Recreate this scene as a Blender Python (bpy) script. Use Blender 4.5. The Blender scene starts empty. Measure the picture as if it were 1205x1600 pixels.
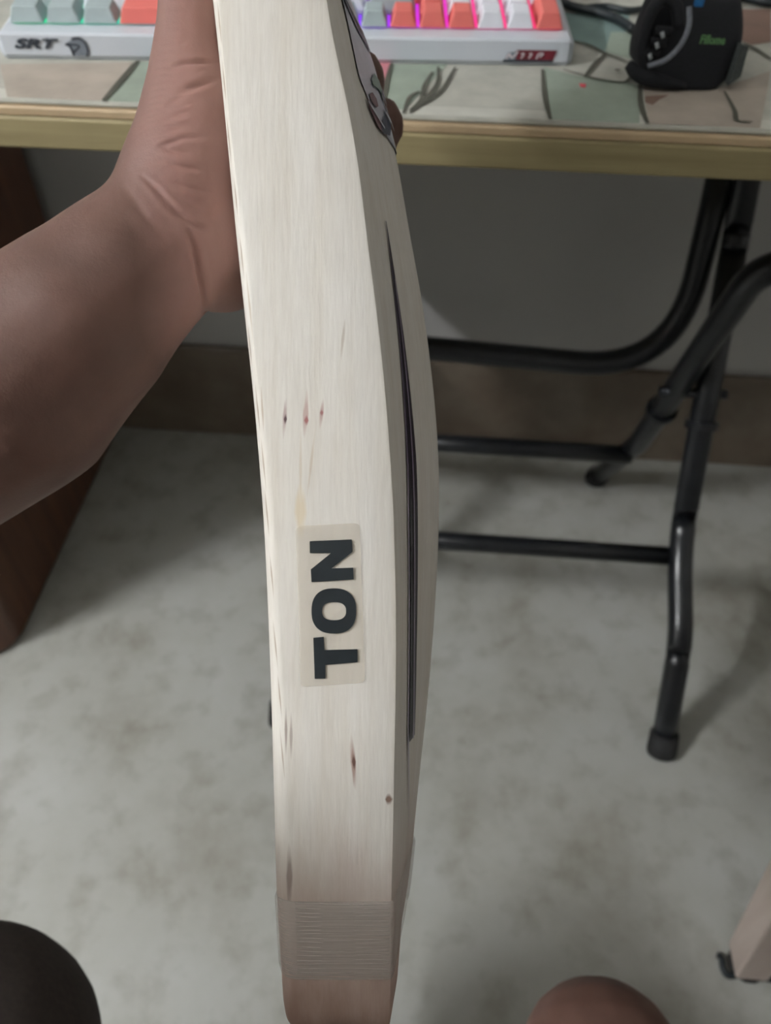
import bpy, bmesh, math, random
import numpy as np
from mathutils import Vector, Matrix

random.seed(7)
np.random.seed(7)
scene = bpy.context.scene
COL = scene.collection

# ------------------------------------------------------------------ camera
F_PX = 1209.0                       # focal length in pixels of the 1205 x 1600 frame
CAM_H = 0.924
TH, PS, RO = (math.radians(a) for a in (48.0, 4.0, 0.8))
_h = Vector((-math.sin(PS), math.cos(PS), 0))
_r = Vector((math.cos(PS), math.sin(PS), 0))
_z = Vector((0, 0, 1))
FW = _h * math.cos(TH) - _z * math.sin(TH)
_u = _h * math.sin(TH) + _z * math.cos(TH)
RT = _r * math.cos(RO) + _u * math.sin(RO)
UP = _u * math.cos(RO) - _r * math.sin(RO)
CP = Vector((0, 0, CAM_H))
CAM = Matrix(((RT.x, UP.x, -FW.x, CP.x), (RT.y, UP.y, -FW.y, CP.y), (RT.z, UP.z, -FW.z, CP.z), (0, 0, 0, 1)))

cam_data = bpy.data.cameras.new('camera')
cam = bpy.data.objects.new('camera', cam_data)
COL.objects.link(cam)
cam.matrix_world = CAM
cam_data.sensor_fit = 'VERTICAL'
cam_data.sensor_height = 6.4
cam_data.lens = F_PX / 1600 * 6.4
cam_data.clip_start = 0.01
cam_data.dof.use_dof = True
cam_data.dof.focus_distance = 0.25
cam_data.dof.aperture_fstop = 2.2
scene.camera = cam

# ------------------------------------------------------------------ world, exposure
w = bpy.data.worlds.new('world')
scene.world = w
w.use_nodes = True
w.node_tree.nodes['Background'].inputs[0].default_value = (0.6, 0.65, 0.7, 1)
w.node_tree.nodes['Background'].inputs[1].default_value = 0.1
scene.view_settings.view_transform = 'Standard'
scene.view_settings.look = 'None'
scene.view_settings.exposure = 0.95
scene.view_settings.gamma = 1.0
scene.view_settings.use_curve_mapping = False
scene.cycles.use_denoising = True
scene.cycles.max_bounces = 8
LAMP_POWER = 330.0        # emission of the wall tube lamp (its mesh is built with the room)
BULB_POWER = 0.0


# ------------------------------------------------------------------ pixel helpers (a pixel gives a direction only)
def ray(px, py):
    return FW + RT * ((px - 602.5) / F_PX) + UP * ((800 - py) / F_PX)


def onz(px, py, z):
    d = ray(px, py)
    return CP + d * ((z - CP.z) / d.z)


def ony(px, py, y):
    d = ray(px, py)
    return CP + d * ((y - CP.y) / d.y)


def onx(px, py, x):
    d = ray(px, py)
    return CP + d * ((x - CP.x) / d.x)


def at(px, py, depth):
    return CP + ray(px, py) * depth


def camxyz(px, py, depth):
    return ((px - 602.5) / F_PX * depth, (800 - py) / F_PX * depth, -depth)


# ------------------------------------------------------------------ materials
def lin(c):
    return tuple(((v / 255) / 12.92 if v / 255 <= 0.04045 else ((v / 255 + 0.055) / 1.055) ** 2.4) for v in c) + (1.0,)


class NT:
    """tiny node-tree helper"""
    def __init__(self, name):
        self.m = bpy.data.materials.new(name)
        self.m.use_nodes = True
        self.t = self.m.node_tree
        self.n = self.t.nodes
        self.b = self.n['Principled BSDF']

    def new(self, kind, **kw):
        nd = self.n.new(kind)
        for k, v in kw.items():
            setattr(nd, k, v)
        return nd

    def link(self, a, b):
        self.t.links.new(a, b)

    def coord(self, scale=(1, 1, 1), which='Object', loc=(0, 0, 0)):
        tc = self.new('ShaderNodeTexCoord')
        mp = self.new('ShaderNodeMapping')
        mp.inputs['Scale'].default_value = scale
        mp.inputs['Location'].default_value = loc
        self.link(tc.outputs[which], mp.inputs[0])
        return mp.outputs[0]

    def noise(self, vec, scale, detail=4, rough=0.55):
        nd = self.new('ShaderNodeTexNoise')
        nd.inputs['Scale'].default_value = scale
        nd.inputs['Detail'].default_value = detail
        nd.inputs['Roughness'].default_value = rough
        if vec is not None:
            self.link(vec, nd.inputs['Vector'])
        return nd.outputs[0]

    def ramp(self, fac, stops):
        nd = self.new('ShaderNodeValToRGB')
        e = nd.color_ramp.elements
        while len(e) < len(stops):
            e.new(0.5)
        for el, (p, c) in zip(e, stops):
            el.position = p
            el.color = c if len(c) == 4 else lin(c)
        self.link(fac, nd.inputs[0])
        return nd.outputs[0]

    def mix(self, fac, a, b, blend='MIX'):
        nd = self.new('ShaderNodeMix', data_type='RGBA', blend_type=blend)
        for s, v in ((nd.inputs[0], fac), (nd.inputs[6], a), (nd.inputs[7], b)):
            if hasattr(v, 'is_linked') or hasattr(v, 'links'):
                self.link(v, s)
            elif isinstance(v, (int, float)):
                s.default_value = v
            else:
                s.default_value = v if len(v) == 4 else lin(v)
        return nd.outputs[2]

    def math(self, op, a, b=None, c=None, clamp=False):
        nd = self.new('ShaderNodeMath', operation=op)
        nd.use_clamp = clamp
        for i, v in enumerate((a, b, c)):
            if v is None:
                continue
            if isinstance(v, (int, float)):
                nd.inputs[i].default_value = v
            else:
                self.link(v, nd.inputs[i])
        return nd.outputs[0]

    def bump(self, height, strength=0.3, dist=0.001):
        nd = self.new('ShaderNodeBump')
        nd.inputs['Strength'].default_value = strength
        nd.inputs['Distance'].default_value = dist
        self.link(height, nd.inputs['Height'])
        self.link(nd.outputs[0], self.b.inputs['Normal'])

    def color(self, c):
        if isinstance(c, (tuple, list)):
            self.b.inputs['Base Color'].default_value = c if len(c) == 4 else lin(c)
        else:
            self.link(c, self.b.inputs['Base Color'])

    def rough(self, v):
        self.b.inputs['Roughness'].default_value = v


def plain(name, c, rough=0.5, var=0.12, scale=40, metallic=0.0, bump=0.0, spec=0.5):
    m = NT(name)
    v = m.coord()
    n = m.noise(v, scale)
    a = tuple(max(0, x * (1 - var)) for x in c)
    b = tuple(min(255, x * (1 + var)) for x in c)
    m.color(m.ramp(n, [(0.3, a), (0.7, b)]))
    m.rough(rough)
    m.b.inputs['Metallic'].default_value = metallic
    m.b.inputs['Specular IOR Level'].default_value = spec
    if bump:
        m.bump(n, bump)
    return m.m


def emit(name, c, strength):
    m = NT(name)
    m.color((20, 20, 20))
    m.b.inputs['Emission Color'].default_value = lin(c)
    m.b.inputs['Emission Strength'].default_value = strength
    return m.m


def film(name, tint, alpha, rough=0.15, ridges=0):
    """clear film or tape: part of the light passes straight through"""
    m = NT(name)
    m.color(tint)
    m.rough(rough)
    m.b.inputs['Alpha'].default_value = alpha
    if ridges:
        v = m.coord((30, ridges, 30))
        n = m.noise(v, 1.0, 2)
        m.bump(n, 0.6, 0.0008)
    return m.m


M = {}


def build_materials():
    # floor: pale mottled marble
    m = NT('marble_floor')
    v = m.coord()
    n1 = m.noise(v, 5.0, 8, 0.62)
    n2 = m.noise(v, 22.0, 5)
    c1 = m.ramp(n1, [(0.30, (148, 146, 136)), (0.48, (172, 173, 166)), (0.70, (182, 184, 180))])
    c2 = m.ramp(n2, [(0.32, (196, 190, 178)), (0.5, (255, 255, 255))])
    m.color(m.mix(0.45, c1, c2, 'MULTIPLY'))
    m.rough(0.32)
    M['floor'] = m.m
    # brown stone skirting
    m = NT('brown_stone')
    v = m.coord()
    n1 = m.noise(v, 7.0, 7, 0.6)
    m.color(m.ramp(n1, [(0.28, (86, 73, 61)), (0.5, (106, 94, 81)), (0.72, (124, 115, 102))]))
    m.rough(0.35)
    M['skirt'] = m.m
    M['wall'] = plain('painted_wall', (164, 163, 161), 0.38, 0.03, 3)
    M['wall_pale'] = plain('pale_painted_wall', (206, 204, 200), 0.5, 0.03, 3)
    M['ceiling'] = plain('white_ceiling', (216, 214, 210), 0.8, 0.02, 3)
    # cabinet wood
    m = NT('dark_brown_wood')
    v = m.coord((14, 14, 1.2))
    n1 = m.noise(v, 4.0, 6)
    m.color(m.ramp(n1, [(0.3, (82, 52, 38)), (0.7, (112, 74, 54))]))
    m.rough(0.42)
    M['cabinet'] = m.m
    # table
    m = NT('plywood_edge')
    v = m.coord((3, 3, 60))
    n1 = m.noise(v, 3.0, 5)
    m.color(m.ramp(n1, [(0.3, (138, 126, 90)), (0.7, (158, 146, 108))]))
    m.rough(0.6)
    M['ply'] = m.m
    M['laminate'] = plain('pale_laminate', (186, 164, 132), 0.45, 0.05, 25)
    m = NT('black_enamel')
    v = m.coord()
    n = m.noise(v, 60, 4)
    m.color(m.ramp(n, [(0.3, (20, 22, 25)), (0.7, (30, 32, 36))]))
    m.rough(0.28)
    M['steel'] = m.m
    M['rubber'] = plain('black_rubber', (22, 22, 23), 0.75, 0.1, 80)
    M['bolt'] = plain('dark_bolt', (52, 54, 58), 0.35, 0.1, 90, 0.8)
    # mat
    M['mat'] = plain('mat_print_base', (176, 176, 166), 0.85, 0.05, 60, bump=0.05)
    M['mat_green'] = plain('mat_print_sage', (150, 162, 148), 0.85, 0.05, 40)
    M['mat_teal'] = plain('mat_print_teal', (120, 142, 138), 0.85, 0.06, 40)
    M['mat_beige'] = plain('mat_print_beige', (170, 160, 148), 0.85, 0.05, 40)
    M['mat_white'] = plain('mat_print_white', (198, 198, 188), 0.85, 0.04, 40)
    M['mat_pink'] = plain('mat_print_pink', (198, 128, 138), 0.85, 0.05, 40)
    M['mat_brown'] = plain('mat_print_brown', (128, 104, 92), 0.85, 0.05, 40)
    M['mat_line'] = plain('mat_print_line', (84, 84, 74), 0.85, 0.05, 40)
    M['mat_red'] = plain('mat_print_red', (214, 80, 92), 0.8, 0.05, 40)
    # keyboard
    M['kb_case'] = plain('white_case', (200, 206, 214), 0.35, 0.015, 30)
    M['key_grey'] = plain('grey_keycap', (166, 180, 182), 0.55, 0.02, 60)
    M['key_white'] = plain('white_keycap', (226, 228, 236), 0.5, 0.015, 60)
    M['key_orange'] = plain('coral_keycap', (226, 116, 108), 0.55, 0.02, 60)
    m = NT('rainbow_backlight')
    tc = m.new('ShaderNodeTexCoord')
    sx = m.new('ShaderNodeSeparateXYZ')
    m.link(tc.outputs['Object'], sx.inputs[0])
    fx = m.math('DIVIDE', sx.outputs[0], 0.372)
    c = m.ramp(fx, [(0.0, (30, 255, 150)), (0.2, (40, 225, 190)), (0.42, (70, 110, 255)), (0.66, (150, 60, 255)),
                    (0.74, (225, 50, 235)), (0.84, (255, 45, 140)), (1.0, (255, 40, 110))])
    m.link(c, m.b.inputs['Emission Color'])
    m.b.inputs['Emission Strength'].default_value = 0.55
    m.color((30, 30, 30))
    M['backlight'] = m.m
    M['decal_dark'] = plain('dark_decal', (52, 58, 68), 0.5, 0.1, 200)
    M['decal_grey'] = plain('grey_decal', (120, 128, 138), 0.5, 0.1, 200)
    M['decal_red'] = plain('maroon_decal', (112, 32, 46), 0.45, 0.15, 200)
    M['decal_white'] = plain('white_decal', (215, 205, 210), 0.5, 0.05, 200)
    # pouch
    M['pouch'] = plain('black_fabric', (22, 24, 29), 0.85, 0.2, 900, bump=0.2)
    M['pouch_grey'] = plain('grey_mesh_panel', (70, 76, 76), 0.8, 0.2, 900)
    M['cord'] = plain('grey_cord', (120, 124, 134), 0.7, 0.1, 300)
    M['stud'] = plain('pale_stud', (150, 156, 160), 0.4, 0.1, 300)
    M['green_print'] = plain('green_print', (84, 128, 78), 0.7, 0.1, 300)
    M['blue_tag'] = plain('blue_tag', (24, 108, 170), 0.6, 0.1, 300)
    M['cable'] = plain('black_cable', (26, 34, 38), 0.5, 0.1, 200)
    # stool
    m = NT('pale_wood')
    v = m.coord((10, 10, 1))
    n1 = m.noise(v, 5.0, 5)
    m.color(m.ramp(n1, [(0.3, (180, 164, 154)), (0.7, (196, 182, 172))]))
    m.rough(0.5)
    M['pale_wood'] = m.m
    # bat
    M['letter'] = plain('black_vinyl', (26, 33, 37), 0.45, 0.08, 300)
    M['film'] = film('clear_sticker_film', (222, 212, 194), 0.16, 0.28)
    M['tape'] = film('clear_ribbed_tape', (222, 214, 208), 0.36, 0.2, 1500)
    M['grip'] = plain('black_grip', (30, 30, 32), 0.8, 0.1, 300)
    M['st_silver'] = plain('silver_sticker', (168, 170, 180), 0.35, 0.06, 60)
    M['st_navy'] = plain('navy_print', (34, 40, 62), 0.4, 0.1, 90)
    M['st_blue'] = plain('blue_print', (58, 62, 178), 0.4, 0.08, 90)
    M['st_maroon'] = plain('maroon_print', (92, 52, 58), 0.4, 0.1, 90)
    M['st_green'] = plain('green_print_dark', (88, 118, 104), 0.4, 0.1, 90)
    M['st_stripe'] = plain('dark_violet_stripe', (38, 30, 44), 0.3, 0.15, 60)
    M['st_edge'] = plain('pale_violet_stripe', (150, 138, 160), 0.35, 0.1, 60)
    # lamp
    M['tube'] = emit('lit_tube', (248, 250, 252), LAMP_POWER)
    M['fixture'] = plain('white_fixture', (225, 226, 228), 0.4, 0.02, 30)
    # clothes and hair
    M['shirt'] = plain('charcoal_cotton', (58, 60, 64), 0.9, 0.08, 300)
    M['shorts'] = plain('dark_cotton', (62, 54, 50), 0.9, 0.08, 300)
    M['hair'] = plain('black_hair', (20, 18, 17), 0.6, 0.2, 300)


build_materials()


# ------------------------------------------------------------------ mesh helpers
def mesh_obj(name, verts, faces, mat, parent=None, smooth=False):
    me = bpy.data.meshes.new(name)
    me.from_pydata([tuple(v) for v in verts], [], faces)
    me.update()
    bm = bmesh.new()
    bm.from_mesh(me)
    bmesh.ops.recalc_face_normals(bm, faces=bm.faces)
    bm.to_mesh(me)
    bm.free()
    return link_mesh(name, me, mat, parent, smooth)


def link_mesh(name, me, mat, parent=None, smooth=False):
    if mat is not None and not me.materials:
        me.materials.append(mat)
    if smooth:
        me.polygons.foreach_set('use_smooth', [True] * len(me.polygons))
    o = bpy.data.objects.new(name, me)
    COL.objects.link(o)
    o.parent = parent
    return o


def bm_obj(name, bm, mat, parent=None, smooth=False):
    bmesh.ops.recalc_face_normals(bm, faces=bm.faces)
    me = bpy.data.meshes.new(name)
    bm.to_mesh(me)
    bm.free()
    return link_mesh(name, me, mat, parent, smooth)


def box(bm, lo, hi, bevel=0.0, seg=2):
    vs = [bm.verts.new((x, y, z)) for z in (lo[2], hi[2]) for y in (lo[1], hi[1]) for x in (lo[0], hi[0])]
    fs = [bm.faces.new([vs[i] for i in q]) for q in
          ((0, 2, 3, 1), (4, 5, 7, 6), (0, 1, 5, 4), (2, 6, 7, 3), (0, 4, 6, 2), (1, 3, 7, 5))]
    if bevel:
        es = set(e for f in fs for e in f.edges)
        bmesh.ops.bevel(bm, geom=list(es), offset=bevel, segments=seg, profile=0.5, affect='EDGES')
    return bm


def box_obj(name, lo, hi, mat, parent=None, bevel=0.0, seg=2):
    return bm_obj(name, box(bmesh.new(), lo, hi, bevel, seg), mat, parent)


def tube_geo(pts, rad, seg=14, caps=True):
    """swept tube along points; rad is one radius or one per point"""
    pts = [Vector(p) for p in pts]
    n = len(pts)
    rads = rad if isinstance(rad, (list, tuple)) else [rad] * n
    verts, faces = [], []
    t0 = (pts[1] - pts[0]).normalized()
    a = t0.orthogonal().normalized()
    for i, p in enumerate(pts):
        if i == 0:
            t = t0
        elif i == n - 1:
            t = (pts[i] - pts[i - 1]).normalized()
        else:
            t = ((pts[i + 1] - p).normalized() + (p - pts[i - 1]).normalized()).normalized()
        a = (a - t * a.dot(t)).normalized()
        b = t.cross(a)
        for k in range(seg):
            ang = 2 * math.pi * k / seg
            verts.append(p + (a * math.cos(ang) + b * math.sin(ang)) * rads[i])
    for i in range(n - 1):
        for k in range(seg):
            k2 = (k + 1) % seg
            faces.append((i * seg + k, i * seg + k2, (i + 1) * seg + k2, (i + 1) * seg + k))
    if caps:
        faces.append(tuple(range(seg))[::-1])
        faces.append(tuple((n - 1) * seg + k for k in range(seg)))
    return verts, faces


def smooth_path(pts, n=8):
    """Catmull-Rom through the points"""
    P = [Vector(p) for p in pts]
    P = [P[0] * 2 - P[1]] + P + [P[-1] * 2 - P[-2]]
    out = []
    for i in range(1, len(P) - 2):
        p0, p1, p2, p3 = P[i - 1:i + 3]
        for k in range(n):
            t = k / n
            out.append(0.5 * ((2 * p1) + (p2 - p0) * t + (2 * p0 - 5 * p1 + 4 * p2 - p3) * t * t + (3 * p1 - p0 - 3 * p2 + p3) * t ** 3))
    out.append(P[-2])
    return out


def fillet_path(pts, radii, n=8):
    """polyline with rounded corners"""
    P = [Vector(p) for p in pts]
    out = [P[0]]
    for i in range(1, len(P) - 1):
        r = radii[i - 1]
        if r <= 0:
            out.append(P[i]); continue
        a = P[i] + (P[i - 1] - P[i]).normalized() * r
        b = P[i] + (P[i + 1] - P[i]).normalized() * r
        for k in range(n + 1):
            t = k / n
            out.append(a * (1 - t) ** 2 + P[i] * 2 * t * (1 - t) + b * t * t)
    out.append(P[-1])
    return out


def tube(name, pts, rad, mat, parent=None, seg=14):
    v, f = tube_geo(pts, rad, seg)
    o = mesh_obj(name, v, f, mat, parent, True)
    return o


def empty(name, loc=(0, 0, 0)):
    o = bpy.data.objects.new(name, None)
    o.empty_display_size = 0.05
    COL.objects.link(o)
    o.location = loc
    return o


def tag(o, label, cat, group=None):
    o['label'] = label
    o['category'] = cat
    if group:
        o['group'] = group
    return o


def reparent(o, root):
    """keep world position of a mesh built in world space under a root"""
    bpy.context.view_layer.update()
    o.parent = root
    o.matrix_parent_inverse = root.matrix_world.inverted()
    return o


def structure(o):
    o['kind'] = 'structure'
    return o


def text_mesh(txt, size, shear=0.0, depth=0.0002, offset=0.0):
    cu = bpy.data.curves.new('txt', 'FONT')
    cu.body = txt
    cu.size = size
    cu.shear = shear
    cu.extrude = depth
    cu.offset = offset
    cu.align_x = 'CENTER'
    cu.align_y = 'CENTER'
    cu.resolution_u = 3
    tmp = bpy.data.objects.new('txt', cu)
    COL.objects.link(tmp)
    dg = bpy.context.evaluated_depsgraph_get()
    me = bpy.data.meshes.new_from_object(tmp.evaluated_get(dg))
    bpy.data.objects.remove(tmp)
    return me


# ================================================================== THE ROOM
WALL_Y = 1.0
XL, XR, YB, ZC = -1.95, 2.1, -2.4, 2.75
T = 0.1
structure(box_obj('floor', (XL - T, YB - T, -T), (XR + T, WALL_Y + T, 0), M['floor']))
structure(box_obj('ceiling', (XL - T, YB - T, ZC), (XR + T, WALL_Y + T, ZC + T), M['ceiling']))
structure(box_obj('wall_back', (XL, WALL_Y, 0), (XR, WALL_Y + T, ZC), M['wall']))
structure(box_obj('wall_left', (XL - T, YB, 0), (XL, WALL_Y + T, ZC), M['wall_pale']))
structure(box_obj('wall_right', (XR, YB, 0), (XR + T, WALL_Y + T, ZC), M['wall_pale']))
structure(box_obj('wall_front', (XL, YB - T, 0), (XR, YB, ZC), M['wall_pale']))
SK = 0.5 * (ony(340, 545, WALL_Y - 0.01).z + ony(1150, 590, WALL_Y - 0.01).z)
structure(box_obj('baseboard_back', (XL, WALL_Y - 0.012, 0), (XR, WALL_Y, SK), M['skirt'], None, 0.003, 1))
structure(box_obj('baseboard_left', (XL, YB, 0), (XL + 0.012, WALL_Y - 0.012, SK), M['skirt'], None, 0.003, 1))
structure(box_obj('baseboard_right', (XR - 0.012, YB, 0), (XR, WALL_Y - 0.012, SK), M['skirt'], None, 0.003, 1))

# tube lamp on the left wall
lamp = tag(empty('tube_lamp', (XL, -0.52, 2.08)), 'white wall-mounted tube lamp glowing high on the side wall', 'lamp')
box_obj('fixture', (0, -0.34, -0.03), (0.035, 0.34, 0.03), M['fixture'], lamp, 0.006)
tube('tube', [(0.06, -0.29, 0), (0.06, 0.29, 0)], 0.02, M['tube'], lamp, 16)
for s in (-1, 1):
    box_obj('end_cap', (0.03, s * 0.30 - 0.02, -0.025), (0.085, s * 0.30 + 0.02, 0.025), M['fixture'], lamp, 0.005)

# ================================================================== FOLDING TABLE
TZ = 0.74
EDGE_Y = 0.5 * (onz(0, 166, TZ).y + onz(1205, 218, TZ).y)
TX0, TX1, TY1 = -0.47, 0.72, 0.965
TT = 0.0245
table = tag(empty('folding_table', (0.07, 0.7, 0)), 'folding table with yellowish plywood top on crossed black steel tube legs', 'table')


def tpart(o):
    return reparent(o, table)


top = tpart(box_obj('tabletop', (TX0, EDGE_Y, TZ - TT), (TX1, TY1, TZ - 0.0055), M['ply'], None, 0.0015, 1))
tpart(box_obj('laminate_sheet', (TX0, EDGE_Y + 0.001, TZ - 0.0055), (TX1, TY1, TZ), M['laminate'], None, 0.001, 1))

XA = onz(1033, 1178, 0).x          # plane of the outer legs (front foot -> back top)
XA2 = onz(418, 1128, 0).x + 0.02
XB = onz(930, 748, 0).x            # inner legs (rear foot -> front top)
XB2 = XA2 + (XA - XB)
RL = 0.0145
# leg profiles as (y, z), read on the leg planes
pA = [onx(1033, 1178, XA), onx(1064, 1000, XA), onx(1062, 850, XA), onx(1108, 600, XA)]
pA = [(p.y, max(p.z, 0)) for p in pA]
dyz = ((pA[3][0] - pA[2][0]), (pA[3][1] - pA[2][1]))
zt = TZ - TT - 0.012
pA.append((pA[3][0] + dyz[0] / dyz[1] * (zt - pA[3][1]), zt))
pA[0] = (pA[0][0], 0.0)
pB = [onx(930, 748, XB), onx(1000, 690, XB), onx(1080, 575, XB), onx(1150, 470, XB)]
pB = [(p.y, max(p.z, 0)) for p in pB]
pB[0] = (pB[0][0], 0.0)
dyz = ((pB[3][0] - pB[1][0]), (pB[3][1] - pB[1][1]))


def lineA(z):
    a, b = pA[2], pA[3]
    return a[0] + (b[0] - a[0]) / (b[1] - a[1]) * (z - a[1])


def lineB(z):
    a, b = pB[1], pB[3]
    return a[0] + (b[0] - a[0]) / (b[1] - a[1]) * (z - a[1])


ztop = TZ - TT - 0.012


def foot(leg, p, d):
    d = Vector(d).normalized()
    o = tube('rubber_foot', [Vector(p), Vector(p) + d * 0.004, Vector(p) + d * 0.03], [RL * 1.2, RL * 1.28, RL * 1.2], M['rubber'])
    reparent(o, leg)


for x, xin in ((XA, 1), (XA2, -1)):
    pts = [(x, pA[0][0], 0.002), (x, pA[1][0], pA[1][1]), (x, pA[2][0], pA[2][1]), (x, lineA(0.5), 0.5), (x, lineA(ztop), ztop)]
    leg = tube('front_leg', smooth_path(fillet_path(pts, [0.03, 0.05, 0.02], 5), 2), RL, M['steel'])
    tpart(leg)
    foot(leg, (x, pA[0][0], 0.001), (0, pA[1][0] - pA[0][0], pA[1][1]))
zs2 = pA[2][1] - 0.012
st = tube('stretcher', [(XA2, lineA(zs2) - 0.004, zs2), (XA, lineA(zs2) - 0.004, zs2)], RL * 0.82, M['steel'])
tpart(st)

# inner pair: legs run up to the pivot, turn outwards below the top and rise to the front rail
ycrook, zcrook = onx(1188, 412, XB + 0.0).y, onx(1188, 412, XB).z
for x, s in ((XB, 1), (XB2, -1)):
    pts = [(x, pB[0][0], 0.002), (x, pB[1][0], pB[1][1]), (x, lineB(zcrook), zcrook), (x + s * 0.09, lineB(zcrook) - 0.004, zcrook + 0.006),
           (x + s * 0.11, lineB(ztop), ztop)]
    leg = tube('rear_leg', fillet_path(pts, [0.0, 0.035, 0.035], 8), RL, M['steel'])
    tpart(leg)
    foot(leg, (x, pB[0][0], 0.001), (0, pB[1][0] - pB[0][0], pB[1][1]))
zb = 0.5 * (onx(985, 706, XB).z + onx(985, 706, XB).z)
sb = tube('rear_stretcher', [(XB2, lineB(zb), zb), (XB, lineB(zb), zb)], RL * 0.9, M['steel'])
tpart(sb)

# U-shaped upper bar: crossbar at pivot height, ends bent up along the legs
zu = onx(940, 560, 0.22).z
yu = ony(690, 546, lineA(0.45)).y
zu = ony(690, 546, yu).z
xr, xl = XA - 0.026, XA2 + 0.026
zr = ony(950, 572, yu).z
zl = zu + (zu - zr) * 0.6
pts = [(xl, lineA(ztop) - 0.03, ztop), (xl, yu, zl), (xr, yu, zr - (zu - zr) * 0.25), (xr, lineA(ztop) - 0.03, ztop)]
tpart(tube('upper_bar', fillet_path(pts, [0.11, 0.12], 14), RL, M['steel']))
# hinge plates and pivot bolts
for x, s in ((XA, 1), (XA2, -1)):
    zp = pA[3][1] - 0.01
    yp = lineA(zp)
    tpart(tube('pivot_bolt', [(x - s * 0.055, yp, zp), (x + s * 0.022, yp, zp)], 0.006, M['bolt'], None, 10))
    v, f = tube_geo([(x, lineA(zp - 0.035), zp - 0.035), (x, lineA(zp - 0.028), zp - 0.028)], RL * 1.32)
    tpart(mesh_obj('collar', v, f, M['steel'], None, False))
    xb = XB if s == 1 else XB2
    v, f = tube_geo([(xb, lineB(zp - 0.055), zp - 0.055), (xb, lineB(zp - 0.048), zp - 0.048)], RL * 1.32)
    tpart(mesh_obj('collar', v, f, M['steel'], None, False))
    bx0, bx1 = sorted((x - s * 0.05, x + s * 0.02))
    tpart(box_obj('mount_plate', (bx0, lineA(ztop) - 0.06, ztop + 0.006), (bx1, min(lineA(ztop) + 0.05, TY1 - 0.01), TZ - TT), M['steel']))
    xo = xb + s * 0.11
    tpart(box_obj('front_rail', (xo - 0.03, lineB(ztop) - 0.04, ztop + 0.006), (xo + 0.03, lineB(ztop) + 0.04, TZ - TT), M['steel']))

# ================================================================== DESK MAT
MT = 0.003
MZ = TZ + MT
mat = tag(empty('desk_mat', (0.1, 0.7, TZ)), 'printed grey-green desk mat with dark line drawing covering the plywood tabletop', 'desk mat')


def mpart(o):
    return reparent(o, mat)


mpart(box_obj('mat_sheet', (TX0 + 0.01, EDGE_Y + 0.004, TZ), (TX1 - 0.01, TY1 - 0.02, MZ), M['mat'], None, 0.001, 1))
mpart(box_obj('front_border', (TX0 + 0.012, EDGE_Y + 0.006, MZ - 0.001), (TX1 - 0.012, EDGE_Y + 0.019, MZ + 0.0003), M['mat_white']))


_lvl = [0]


def patch(name, pix, mat_, clip=True):
    """flat printed area, outline given in pixels on the mat"""
    _lvl[0] += 1
    z = MZ + 0.0003 + 0.00002 * _lvl[0]
    vs = [onz(px, py, z) for px, py in pix]
    vs = [Vector((min(max(p.x, TX0 + 0.012), TX1 - 0.012), min(max(p.y, EDGE_Y + 0.006), TY1 - 0.03), z)) for p in vs]
    n = len(vs)
    return mpart(mesh_obj(name, vs, [tuple(range(n))], mat_))


def stroke(pix, wpx, mat_=None, name='printed_line'):
    _lvl[0] += 1
    z = MZ + 0.0009 + 0.00001 * _lvl[0]
    P = smooth_path([onz(px, py, z) for px, py in pix], 5)
    sc = (P[0] - CP).length / F_PX
    vs = []
    for i, p in enumerate(P):
        t = (P[min(i + 1, len(P) - 1)] - P[max(i - 1, 0)]).normalized()
        nrm = Vector((-t.y, t.x, 0))
        hw = wpx * sc * 0.5 * (0.6 + 0.8 * math.sin(math.pi * (i + 0.5) / len(P)))
        for s in (1, -1):
            q = p + nrm * hw * s
            vs.append((q.x, max(q.y, EDGE_Y + 0.005), z))
    fs = [(2 * i, 2 * i + 1, 2 * i + 3, 2 * i + 2) for i in range(len(P) - 1)]
    return mpart(mesh_obj(name, vs, fs, mat_ or M['mat_line']))


patch('printed_patch', [(212, 96), (156, 163), (330, 172), (330, 98)], M['mat_green'])
patch('printed_patch', [(0, 100), (0, 162), (152, 163), (208, 97)], M['mat_beige'])
patch('printed_patch', [(604, 100), (600, 168), (632, 172), (700, 100)], M['mat_green'])
patch('printed_patch', [(585, 98), (612, 98), (600, 165), (588, 165)], M['mat_pink'])
patch('printed_patch', [(850, 105), (860, 192), (1002, 200), (1000, 135), (975, 127), (900, 118)], M['mat_green'])
patch('printed_patch', [(868, 20), (885, 60), (945, 82), (975, 60), (985, 20)], M['mat_teal'])
patch('printed_patch', [(955, 50), (945, 82), (985, 92), (990, 50)], M['mat_green'])
patch('printed_patch', [(1005, 130), (1016, 200), (1195, 212), (1205, 110), (1120, 140)], M['mat_beige'])
patch('printed_patch', [(1150, 14), (1150, 60), (1175, 70), (1205, 66), (1205, 14)], M['mat_brown'])
patch('printed_patch', [(1008, 150), (1046, 148), (1030, 156), (1020, 164), (1008, 160)], M['mat_brown'])
patch('red_mark', [(905, 130), (916, 131), (915, 137), (907, 136)], M['mat_red'])
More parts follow.
